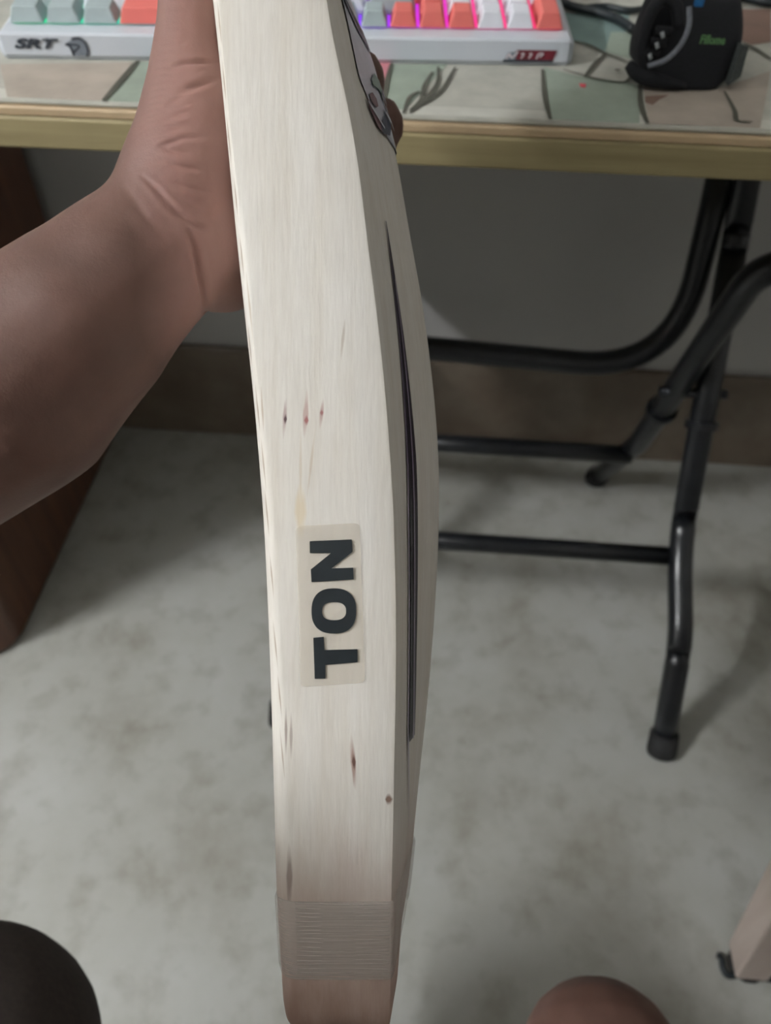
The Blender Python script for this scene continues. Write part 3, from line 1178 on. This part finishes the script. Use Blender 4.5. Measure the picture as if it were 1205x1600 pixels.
def rounded(pix, r, n=5):
    out = []
    m_ = len(pix)
    for i in range(m_):
        p, a, b = Vector(pix[i]), Vector(pix[i - 1]), Vector(pix[(i + 1) % m_])
        q0 = p + (a - p).normalized() * r
        q1 = p + (b - p).normalized() * r
        for k in range(n + 1):
            t = k / n
            q = q0 * (1 - t) ** 2 + p * 2 * t * (1 - t) + q1 * t * t
            out.append((q.x, q.y))
    return out


stk = edge_sheet('edge_sticker', rounded([(462, 822), (562, 817), (571, 1066), (470, 1073)], 9), 0.0003, 0.00015, M['film'], bat)
edge_sheet('letter_n', [z8(*p) for p in [(370, 232), (602, 222), (607, 290), (490, 382), (610, 378), (613, 443), (380, 458), (376, 388), (488, 297), (371, 298)]],
           0.0005, 0.00012, M['letter'], stk)
edge_sheet('letter_t', [z8(*p) for p in [(390, 765), (447, 760), (450, 833), (633, 828), (634, 900), (455, 915), (456, 990), (398, 992)]],
           0.0005, 0.00012, M['letter'], stk)
# the O as a ring
bm = bmesh.new()
outer, inner = [], []
for k in range(48):
    a = 2 * math.pi * k / 48
    c_, s_ = math.cos(a), math.sin(a)
    e = 0.82
    outer.append(z8(503 + 123 * math.copysign(abs(c_) ** e, c_), 617 + 125 * math.copysign(abs(s_) ** e, s_)))
    inner.append(z8(504 + 67 * math.copysign(abs(c_) ** e, c_), 618 + 50 * math.copysign(abs(s_) ** e, s_)))
rings = []
for pix in (outer, inner):
    for zz in (0.0007, 0.00082):
        rings.append([bm.verts.new((camxyz(px, py, ZE)[0], camxyz(px, py, ZE)[1], -ZE + zz)) for px, py in pix])
for k in range(48):
    j = (k + 1) % 48
    bm.faces.new((rings[1][k], rings[1][j], rings[3][j], rings[3][k]))
    bm.faces.new((rings[0][k], rings[0][j], rings[2][j], rings[2][k]))
    bm.faces.new((rings[0][k], rings[0][j], rings[1][j], rings[1][k]))
    bm.faces.new((rings[2][k], rings[2][j], rings[3][j], rings[3][k]))
bm_obj('letter_o', bm, M['letter'], stk)


# pieces of sticker on the back of the blade: (w, y) outline laid on the back surface
def back_point(y, w_, off):
    pts = section(y)
    pts = pts[10:]
    ws = [p[1] for p in pts]
    wq = w_ if w_ <= BW / 2 else BW - w_
    x_ = float(np.interp(wq, ws, [p[0] for p in pts]))
    return (x_ + off, y, -(ZE + w_))


def back_strip(name, y0, y1, wlo, whi, off, mat_, parent, ny=40, nw=5):
    """wlo / whi: functions of t in 0..1 (y0 -> y1)"""
    vs, fs = [], []
    for i in range(ny + 1):
        t = i / ny
        y = y0 + (y1 - y0) * t
        a, b = wlo(t), whi(t)
        for k in range(nw + 1):
            vs.append(back_point(y, a + (b - a) * k / nw, off))
    for i in range(ny):
        for k in range(nw):
            q = i * (nw + 1) + k
            fs.append((q, q + 1, q + nw + 2, q + nw + 1))
    return mesh_obj(name, vs, fs, mat_, parent, True)


def Yb(py, w_):
    return (800 - py) / F_PX * (ZE + w_)


WS = 0.023
ya, yb_ = Yb(345, WS), Yb(1153, WS)
back_strip('back_stripe', yb_, ya, lambda t: WS - 0.0048 * min(1, (1 - t) * 2.2) - 0.0002, lambda t: WS + 0.0040 * min(1, (1 - t) * 2.2) + 0.0003, 0.0006, M['st_stripe'], bat)
back_strip('back_stripe_edge', yb_ - 0.03, ya, lambda t: WS - 0.0075 * min(1, (1 - t) * 2.0, t * 6) - 0.0002, lambda t: WS - 0.0062 * min(1, (1 - t) * 2.0, t * 6) + 0.0001, 0.0005, M['st_edge'], bat)
back_strip('back_stripe_line', yb_, ya - 0.02, lambda t: WS - 0.0010, lambda t: WS + 0.0004 * (1 - t), 0.0009, M['st_edge'], bat)
# the same stripe on the other half of the back
back_strip('back_stripe', yb_, ya, lambda t: BW - WS - 0.0040 * min(1, (1 - t) * 2.2) - 0.0003, lambda t: BW - WS + 0.0048 * min(1, (1 - t) * 2.2) + 0.0002, 0.0006, M['st_stripe'], bat)
# upper back sticker
yt0, yt1 = Yb(222, 0.045), Yb(-260, 0.03)
def st_lo(t):
    py = 222 - 482 * t
    return float(np.interp(-py, [-222, -205, -165, -90, 0, 260], [0.050, 0.036, 0.0235, 0.0215, 0.016, 0.010]))


bs = back_strip('back_sticker', yt0, yt1, st_lo, lambda t: BW - st_lo(t), 0.0006, M['st_silver'], bat, 60, 16)


def back_mark(y0, y1, w0, w1, width0, width1, mat_, off=0.001):
    back_strip('print', y0, y1, lambda t: w0 + (w1 - w0) * t - width0 * (0.3 + t * (1 - t) * 2.8) * 0.5, lambda t: w0 + (w1 - w0) * t + width1 * (0.3 + t * (1 - t) * 2.8) * 0.5, off, mat_, bs, 24, 2)


def back_ribbon(pts, mat_, off=0.001):
    """print on the back: pts of (w, row, half height in rows), read on the blade surface"""
    vs_, fs_ = [], []
    for (w0, p0, h0), (w1, p1, h1) in zip(pts[:-1], pts[1:]):
        for k in range(6):
            t = k / 6
            vs_.append((w0 + (w1 - w0) * t, p0 + (p1 - p0) * t, h0 + (h1 - h0) * t))
    vs_.append(pts[-1])
    out_ = []
    for w_, p_, h_ in vs_:
        for s2 in (1, 0, -1):
            out_.append(back_point(Yb(p_ + s2 * h_, w_), w_, off))
    for k in range(len(vs_) - 1):
        for q in (0, 1):
            fs_.append((3 * k + q, 3 * k + q + 1, 3 * k + q + 4, 3 * k + q + 3))
    return mesh_obj('print', out_, fs_, mat_, bs, True)


back_ribbon([(0.019, -14, 8), (0.024, 2, 13), (0.034, 30, 17), (0.046, 60, 15), (0.0538, 84, 5)], M['st_navy'])
back_ribbon([(0.022, -4, 2), (0.034, 26, 3), (0.046, 54, 2)], M['st_silver'], 0.0014)
back_ribbon([(0.036, -40, 26), (0.0538, -24, 26)], M['st_blue'], 0.0012)
back_ribbon([(0.027, 160, 8), (0.034, 184, 15), (0.043, 206, 8)], M['st_maroon'])
back_ribbon([(0.031, 152, 5), (0.036, 156, 12), (0.040, 160, 6)], M['st_maroon'], 0.0011)
back_ribbon([(0.038, 200, 8), (0.046, 196, 16), (0.0538, 172, 16)], M['st_navy'], 0.0011)
back_ribbon([(0.039, 128, 5), (0.045, 126, 12), (0.050, 140, 14), (0.0535, 160, 6)], M['st_green'], 0.0012)
back_ribbon([(0.048, 150, 6), (0.0538, 150, 16)], M['st_navy'], 0.0014)
back_ribbon([(0.026, 158, 2), (0.034, 178, 4), (0.041, 200, 2)], M['st_silver'], 0.0014)
back_ribbon([(0.044, 168, 2), (0.049, 186, 4), (0.0535, 204, 3)], M['st_silver'], 0.0016)

# clear tape wound round the toe
yt_hi, yt_lo = (800 - 1408) / F_PX * ZE, (800 - 1530) / F_PX * ZE
vs, fs = [], []
NT_ = 14
for i in range(NT_ + 1):
    y = yt_lo + (yt_hi - yt_lo) * i / NT_
    rr = ring(y, 0.0007 if 0 < i < NT_ else 0.0002)
    for x_, y_, z_ in rr:
        w_ = -z_ - ZE
        vs.append((x_, y_ - 0.10 * max(0, w_) * (0.5 if w_ > BW / 2 else 0.5), z_))
n = len(rr)
for i in range(NT_):
    for k in range(n):
        k2 = (k + 1) % n
        fs.append((i * n + k, i * n + k2, (i + 1) * n + k2, (i + 1) * n + k))
mesh_obj('toe_tape', vs, fs, M['tape'], bat, True)
v, f = [], []
for yq in np.linspace(yt_lo + 0.0025, yt_hi - 0.0006, 17):        # ribs of the wound tape across the edge
    a_, b_ = val(C_cl, yq) + 0.001, val(C_cr, yq) - 0.001
    j = random.uniform(-0.0002, 0.0002)
    vv, ff = tube_geo([(a_ + (b_ - a_) * t, yq + j + 0.0002 * math.sin(t * 5 + yq * 9000), -(ZE - 0.00072)) for t in np.linspace(0, 1, 8)], 0.00022, 6)
    f += [tuple(i + len(v) for i in q) for q in ff]
    v += vv
ribs = mesh_obj('tape_ribs', v, f, M['tape'], bat, True)

# ================================================================== PERSON
def capsule(p0, r0, p1, r1, seg=16, rings_=5):
    p0, p1 = Vector(p0), Vector(p1)
    d = p1 - p0
    L = d.length or 1e-6
    d = d / L
    a = d.orthogonal().normalized()
    b = d.cross(a)
    prof = []
    for k in range(rings_ + 1):
        an = math.pi / 2 * k / rings_
        prof.append((-math.cos(an) * r0, math.sin(an) * r0))
    for k in range(rings_ + 1):
        an = math.pi / 2 * k / rings_
        prof.append((L + math.sin(an) * r1, math.cos(an) * r1))
    vs, fs = [], []
    for t, r in prof:
        r = max(r, 1e-5)
        for k in range(seg):
            an = 2 * math.pi * k / seg
            vs.append(p0 + d * t + (a * math.cos(an) + b * math.sin(an)) * r)
    for i in range(len(prof) - 1):
        for k in range(seg):
            k2 = (k + 1) % seg
            fs.append((i * seg + k, i * seg + k2, (i + 1) * seg + k2, (i + 1) * seg + k))
    fs.append(tuple(range(seg))[::-1])
    fs.append(tuple((len(prof) - 1) * seg + k for k in range(seg)))
    return vs, fs


class Blob:
    def __init__(self):
        self.v, self.f = [], []

    def add(self, vf):
        n0 = len(self.v)
        self.v += vf[0]
        self.f += [tuple(i + n0 for i in q) for q in vf[1]]

    def chain(self, pts):
        """pts: list of (Vector, radius)"""
        for (p, r), (q, s) in zip(pts[:-1], pts[1:]):
            self.add(capsule(p, r, q, s))

    def ell(self, c, rad, rot=None):
        vs, fs = capsule((0, 0, -0.001), 1, (0, 0, 0.001), 1, 20, 8)
        rot = rot or Matrix.Identity(3)
        self.add(([rot @ Vector((v_.x * rad[0], v_.y * rad[1], v_.z * rad[2])) + Vector(c) for v_ in vs], fs))

    def remesh(self, name, voxel, smooth=6):
        me = bpy.data.meshes.new(name)
        me.from_pydata([tuple(v_) for v_ in self.v], [], self.f)
        o = bpy.data.objects.new(name, me)
        COL.objects.link(o)
        md = o.modifiers.new('r', 'REMESH')
        md.mode = 'VOXEL'
        md.voxel_size = voxel
        if smooth:
            s_ = o.modifiers.new('s', 'SMOOTH')
            s_.factor = 0.5
            s_.iterations = smooth
        dg = bpy.context.evaluated_depsgraph_get()
        out = bpy.data.meshes.new_from_object(o.evaluated_get(dg))
        bpy.data.objects.remove(o)
        return out


V = Vector
body = Blob()
# torso, leaning forward on the stool
pel = V((0.03, -0.42, 0.50))
chest = V((0.02, -0.33, 0.82))
neck = V((0.02, -0.25, 1.02))
SHL, SHR = V((-0.15, -0.25, 0.965)), V((0.19, -0.26, 0.965))
body.ell(pel, (0.17, 0.11, 0.11))
body.ell(V((0.025, -0.38, 0.65)), (0.145, 0.10, 0.16))
body.ell(chest, (0.165, 0.105, 0.18), Matrix.Rotation(-0.25, 3, 'X'))
body.chain([(SHL, 0.055), (neck - V((0, 0.02, 0.03)), 0.065), (SHR, 0.055)])
body.chain([(neck - V((0, 0, 0.03)), 0.056), (neck + V((0, 0.03, 0.07)), 0.05)])
head = neck + V((0, 0.055, 0.155))
body.ell(head, (0.074, 0.092, 0.112), Matrix.Rotation(-0.35, 3, 'X'))
body.ell(head + V((0, 0.06, -0.055)), (0.048, 0.045, 0.05))
body.chain([(head + V((0, 0.096, 0.0)), 0.010), (head + V((0, 0.112, -0.035)), 0.013)])
body.chain([(head + V((-0.02, 0.098, -0.066)), 0.008), (head + V((0.02, 0.098, -0.066)), 0.008)])
for s in (-1, 1):
    body.ell(head + V((s * 0.076, -0.005, -0.01)), (0.010, 0.022, 0.032))
    body.ell(head + V((s * 0.03, 0.087, 0.008)), (0.016, 0.012, 0.012))
# legs
KNR = at(942, 1676, 0.475)
KNL = at(-75, 1690, 0.42)
legs = []
for kn, hipx, s in ((KNR, 0.11, 1), (KNL, -0.07, -1)):
    hip = V((hipx, -0.40, 0.49))
    ank = V((kn.x + s * 0.01, kn.y - 0.20, 0.08))
    mid = hip.lerp(kn, 0.5) + V((0, 0, 0.0))
    body.chain([(hip, 0.088), (mid, 0.076), (kn - (kn - hip).normalized() * 0.05, 0.060), (kn, 0.052)])
    calf = kn.lerp(ank, 0.32) + V((0, -0.014, 0))
    body.chain([(kn, 0.050), (calf, 0.053), (kn.lerp(ank, 0.7), 0.036), (ank, 0.034)])
    toe = V((ank.x + s * 0.03, ank.y + 0.15, 0.026))
    heel = V((ank.x, ank.y - 0.035, 0.036))
    body.chain([(heel, 0.034), (ank + V((s * 0.005, 0.03, -0.035)), 0.036), (toe, 0.026)])
    body.chain([(heel, 0.034), (ank, 0.036)])
    for i in range(5):
        q = toe + V(((i - 2) * 0.017 * s * -1, 0.0, -0.012))
        body.chain([(q - V((0, 0.03, 0)), 0.013), (q + V((0, 0.035 - abs(i - 1.2) * 0.008, -0.002)), 0.0105 if i else 0.012)])
    legs.append((hip, mid, kn))
# right arm resting on the thigh
hand_r = legs[0][0].lerp(legs[0][2], 0.55) + V((0.01, 0, 0.10))
elb_r = V((0.29, -0.33, 0.70))
body.chain([(SHR, 0.052), (SHR.lerp(elb_r, 0.5), 0.045), (elb_r, 0.038)])
body.chain([(elb_r, 0.038), (elb_r.lerp(hand_r, 0.3), 0.039), (hand_r - (hand_r - elb_r).normalized() * 0.04, 0.026), (hand_r, 0.024)])
hd_ = (legs[0][2] - legs[0][0]).normalized()
sd = V((1, 0, 0))
body.chain([(hand_r, 0.022), (hand_r + hd_ * 0.06 + sd * 0.02, 0.018)])
body.chain([(hand_r, 0.022), (hand_r + hd_ * 0.06 - sd * 0.02, 0.018)])
for i in range(4):
    q = hand_r + hd_ * 0.065 + sd * (0.028 - i * 0.019)
    L = (0.055, 0.07, 0.075, 0.066)[i]
    body.chain([(q, 0.010), (q + hd_ * L * 0.55 - V((0, 0, 0.002)), 0.009), (q + hd_ * L - V((0, 0, 0.012)), 0.0075)])
body.chain([(hand_r - sd * 0.02, 0.013), (hand_r - sd * 0.045 + hd_ * 0.03, 0.011), (hand_r - sd * 0.05 + hd_ * 0.06 - V((0, 0, 0.012)), 0.009)])


# left arm: forearm enters from the side, hand wraps the blade
def A(px, py, depth, rpx):
    return (at(px, py, depth), rpx * depth / F_PX)


fore = [A(-400, 830, 0.325, 165), A(-180, 710, 0.305, 186), A(10, 604, 0.29, 178), A(120, 508, 0.285, 148), A(190, 440, 0.285, 128), A(240, 396, 0.288, 118), A(285, 372, 0.292, 108)]
elb = fore[0][0]
body.chain([(SHL, 0.052), (SHL.lerp(elb, 0.5) + V((-0.03, 0, 0)), 0.046), (elb, 0.043)])
body.chain(fore)
# heel of the hand, palm, thenar
body.chain([A(285, 372, 0.292, 104), A(345, 405, 0.312, 84), A(385, 380, 0.325, 84)])
body.chain([A(262, 352, 0.286, 100), A(285, 262, 0.284, 92), A(300, 180, 0.284, 76)])
body.chain([A(300, 300, 0.30, 80), A(370, 240, 0.325, 72), A(395, 150, 0.34, 66), A(400, 40, 0.345, 60)])
body.chain([A(345, 405, 0.312, 80), A(385, 290, 0.33, 70), A(405, 170, 0.345, 60)])
# thumb lying along the face
body.chain([A(284, 250, 0.283, 84), A(292, 130, 0.282, 62), A(292, 30, 0.281, 47), A(294, -60, 0.280, 45), A(300, -130, 0.279, 40), A(304, -165, 0.279, 34)])
# fingers behind the far edge, tips on the back
ZF = ZE + BW
for i, (yr, tipx, tipr) in enumerate(((220, -0.0002, 0.0088), (152, -0.0082, 0.0088), (76, -0.0220, 0.0090), (2, -0.030, 0.0090))):
    def cc(x_, z_, dy=0.0):
        """camera-space x, depth, at row yr"""
        py = yr + dy
        Y = (800 - py) / F_PX * 0.345
        return CP + RT * x_ + UP * Y + FW * z_
    Yr = (800 - yr) / F_PX * 0.345
    xf = val(C_sil, Yr) if Yr < C_sil[0][-1] else val(C_sil, Yr)
    body.chain([(cc(xf - 0.016, ZF - 0.010, 30), 0.0125), (cc(xf - 0.008, ZF + 0.012, 12), 0.0105), (cc(xf + 0.014, ZF + 0.0125, 0), 0.0098),
                (cc(tipx - 0.004, ZF + 0.004, -6), 0.0092), (cc(tipx, ZF - 0.016, 0), tipr), (cc(tipx - 0.001, ZF - 0.026, 2), tipr * 0.9)])
me = body.remesh('person', 0.0032, 5)

# local refinement and skin folds on the visible hand and forearm
Vn = np.empty(len(me.vertices) * 3, np.float32)
me.vertices.foreach_get('co', Vn)
Vn = Vn.reshape(-1, 3)


def project(Vx):
    d = Vx - np.array(CP)
    X = d @ np.array(RT); Y = d @ np.array(UP); Z = d @ np.array(FW)
    Zs = np.where(Z > 0.02, Z, 1e9)
    return 602.5 + X / Zs * F_PX, 800 - Y / Zs * F_PX, Z


px, py, pz = project(Vn)
near = (pz > 0.2) & (pz < 0.37) & (px > -60) & (px < 480) & (py > -60) & (py < 860)
fine = (pz > 0.2) & (pz < 0.345) & (px > 120) & (px < 420) & (py > -30) & (py < 540)
bm = bmesh.new()
bm.from_mesh(me)
bm.verts.ensure_lookup_table()
es = [e for e in bm.edges if near[e.verts[0].index] and near[e.verts[1].index]]
bmesh.ops.subdivide_edges(bm, edges=es, cuts=1, use_grid_fill=True)
bm.verts.ensure_lookup_table()
bm.verts.index_update()
Vn = np.array([v_.co for v_ in bm.verts])
px, py, pz = project(Vn)
fine = (pz > 0.2) & (pz < 0.335) & (px > 130) & (px < 420) & (py > -30) & (py < 540)
es = [e for e in bm.edges if fine[e.verts[0].index] and fine[e.verts[1].index]]
bmesh.ops.subdivide_edges(bm, edges=es, cuts=1, use_grid_fill=True)
bm.verts.ensure_lookup_table()
bm.verts.index_update()
Vn = np.array([v_.co for v_ in bm.verts])
px, py, pz = project(Vn)
sel = (pz > 0.2) & (pz < 0.37) & (px > -40) & (px < 460) & (py > -40) & (py < 840)
for _ in range(6):
    bmesh.ops.smooth_vert(bm, verts=[v_ for v_ in bm.verts if sel[v_.index]], factor=0.5, use_axis_x=True, use_axis_y=True, use_axis_z=True)
bmesh.ops.recalc_face_normals(bm, faces=bm.faces)
bm.normal_update()
Vn = np.array([v_.co for v_ in bm.verts])
Nn = np.array([v_.normal for v_ in bm.verts])
px, py, pz = project(Vn)
toc = np.array(CP) - Vn
facing = (np.sum(Nn * toc, 1) > 0) & (pz < 0.36) & (pz > 0.2)


def seg_dist(P, pts):
    best = np.full(len(P), 1e9)
    for a, b in zip(pts[:-1], pts[1:]):
        a, b = np.array(a, float), np.array(b, float)
        ab = b - a
        t = np.clip(((P - a) @ ab) / (ab @ ab), 0, 1)
        best = np.minimum(best, np.linalg.norm(P - (a + t[:, None] * ab), axis=1))
    return best


P2 = np.stack([px, py], 1)
disp = np.zeros(len(Vn))
creases = [([(222, 276), (246, 296), (275, 328), (305, 352), (326, 358)], 3.5, 1.2), ([(236, 292), (262, 324), (292, 350)], 3.5, 0.6),
           ([(290, 352), (303, 385), (312, 430), (320, 470), (321, 498)], 4.5, 1.8),
           ([(247, 228), (262, 224), (285, 216), (318, 214)], 3.5, 0.7), ([(250, 226), (270, 236), (295, 241)], 3.5, 0.6),
           ([(262, 257), (290, 262), (318, 266)], 4, 0.6), ([(268, 282), (285, 290), (308, 298), (336, 300)], 4.5, 0.6),
           ([(262, 106), (290, 98), (315, 97), (338, 98)], 3.5, 0.9), ([(282, 142), (310, 133), (340, 122)], 5, 1.1),
           ([(264, 184), (296, 174)], 3.5, 0.3), ([(262, 162), (284, 152)], 3.5, 0.3), ([(270, 202), (292, 196)], 3.5, 0.3),
           ([(272, 304), (292, 312), (316, 330)], 4.5, 0.5), ([(200, 310), (235, 345), (262, 380)], 7, 0.3), ([(280, 68), (292, 64)], 4, 0.3),
           ([(190, 285), (214, 318), (236, 352)], 6, 0.25), ([(336, 320), (330, 345)], 5, 0.4)]
def seg_param(P, pts):
    """0..1 position of the nearest point along a polyline"""
    best, par = np.full(len(P), 1e9), np.zeros(len(P))
    n_ = len(pts) - 1
    for i_, (a, b) in enumerate(zip(pts[:-1], pts[1:])):
        a, b = np.array(a, float), np.array(b, float)
        ab = b - a
        t = np.clip(((P - a) @ ab) / (ab @ ab), 0, 1)
        d_ = np.linalg.norm(P - (a + t[:, None] * ab), axis=1)
        par = np.where(d_ < best, (i_ + t) / n_, par)
        best = np.minimum(best, d_)
    return best, par


for pts, wd, dp in creases:
    d, par = seg_param(P2, pts)
    fade = np.sin(np.pi * np.clip(par, 0.02, 0.98)) ** 0.6
    disp -= 0.00095 * dp * np.exp(-(d / wd) ** 2) * fade
    disp += 0.00022 * dp * np.exp(-((d - 2.2 * wd) / (1.3 * wd)) ** 2) * fade
# fine parallel skin lines over the ball of the thumb
zone = np.exp(-(((px - 272) / 34) ** 2 + ((py - 180) / 95) ** 2))
ph = (py + 0.32 * px + 5 * np.sin(px / 17.0) + 4 * np.sin(py / 29.0)) / 10.5
disp += 0.00013 * zone * np.sin(ph * 2 * np.pi) * (0.5 + 0.5 * np.sin(px / 9.0 + py / 23.0))
Vn = Vn + Nn * (disp * facing)[:, None]
for v_, c_ in zip(bm.verts, Vn):
    v_.co = c_
bm.to_mesh(me)
bm.free()
# palm skin is pinker and paler than the arm: stored as a property of the skin
Vn = np.empty(len(me.vertices) * 3, np.float32)
me.vertices.foreach_get('co', Vn)
Vn = Vn.reshape(-1, 3)
px, py, pz = project(Vn)
d = seg_dist(np.stack([px, py], 1), [(330, 480), (330, 380), (300, 250), (320, 120), (325, -40)])
palm = np.clip(1.25 - d / 95, 0, 1) * ((pz < 0.4) & (pz > 0.2))
at_ = me.attributes.new('palm', 'FLOAT', 'POINT')
at_.data.foreach_set('value', palm.astype(np.float32))

m = NT('brown_skin')
v = m.coord()
n1 = m.noise(v, 28, 5)
n2 = m.noise(v, 420, 3)
c = m.ramp(n1, [(0.3, (94, 69, 60)), (0.7, (112, 83, 73))])
at_n = m.new('ShaderNodeAttribute', attribute_name='palm')
c = m.mix(m.math('MULTIPLY', at_n.outputs['Fac'], 0.9), c, m.ramp(n1, [(0.3, (160, 121, 112)), (0.7, (172, 134, 125))]))
m.color(c)
m.rough(0.58)
m.b.inputs['Specular IOR Level'].default_value = 0.4
m.b.inputs['Subsurface Weight'].default_value = 0.08
m.b.inputs['Subsurface Radius'].default_value = (0.006, 0.002, 0.001)
m.b.inputs['Subsurface Scale'].default_value = 0.5
n3 = m.noise(m.coord((1, 1, 1)), 1400, 2)
m.bump(m.math('ADD', n2, m.math('MULTIPLY', n3, 0.6)), 0.2, 0.0005)
person = link_mesh('person', me, m.m, None, True)
tag(person, 'seated person with bare arm and right knee, left hand gripping the cricket bat', 'person')

# clothes and hair (behind the viewpoint, except the left shorts leg)
sh_ = Blob()
sh_.ell(pel + V((0, 0, 0.06)), (0.185, 0.125, 0.10))
sh_.ell(V((0.025, -0.38, 0.65)), (0.16, 0.115, 0.17))
sh_.ell(chest, (0.18, 0.12, 0.185), Matrix.Rotation(-0.25, 3, 'X'))
sh_.chain([(SHL, 0.066), (neck - V((0, 0.02, 0.045)), 0.066), (SHR, 0.066)])
sh_.chain([(SHL, 0.066), (SHL.lerp(elb, 0.45) + V((-0.027, 0, 0)), 0.062)])
sh_.chain([(SHR, 0.066), (SHR.lerp(elb_r, 0.6), 0.062)])
link_mesh('t_shirt', sh_.remesh('t_shirt', 0.007, 4), M['shirt'], person, True)
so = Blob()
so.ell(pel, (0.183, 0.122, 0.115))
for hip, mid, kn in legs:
    so.chain([(hip, 0.098), (mid, 0.090), (hip.lerp(kn, 0.72), 0.084)] + ([(kn, 0.0795)] if kn is KNL else []))  # left leg lengthened over the knee to give it a dark tone
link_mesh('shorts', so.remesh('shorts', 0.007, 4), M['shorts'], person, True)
ha = Blob()
ha.ell(head + V((0, -0.016, 0.024)), (0.082, 0.094, 0.106), Matrix.Rotation(-0.35, 3, 'X'))
link_mesh('hair', ha.remesh('hair', 0.006, 2), M['hair'], person, True)
bpy.context.view_layer.update()
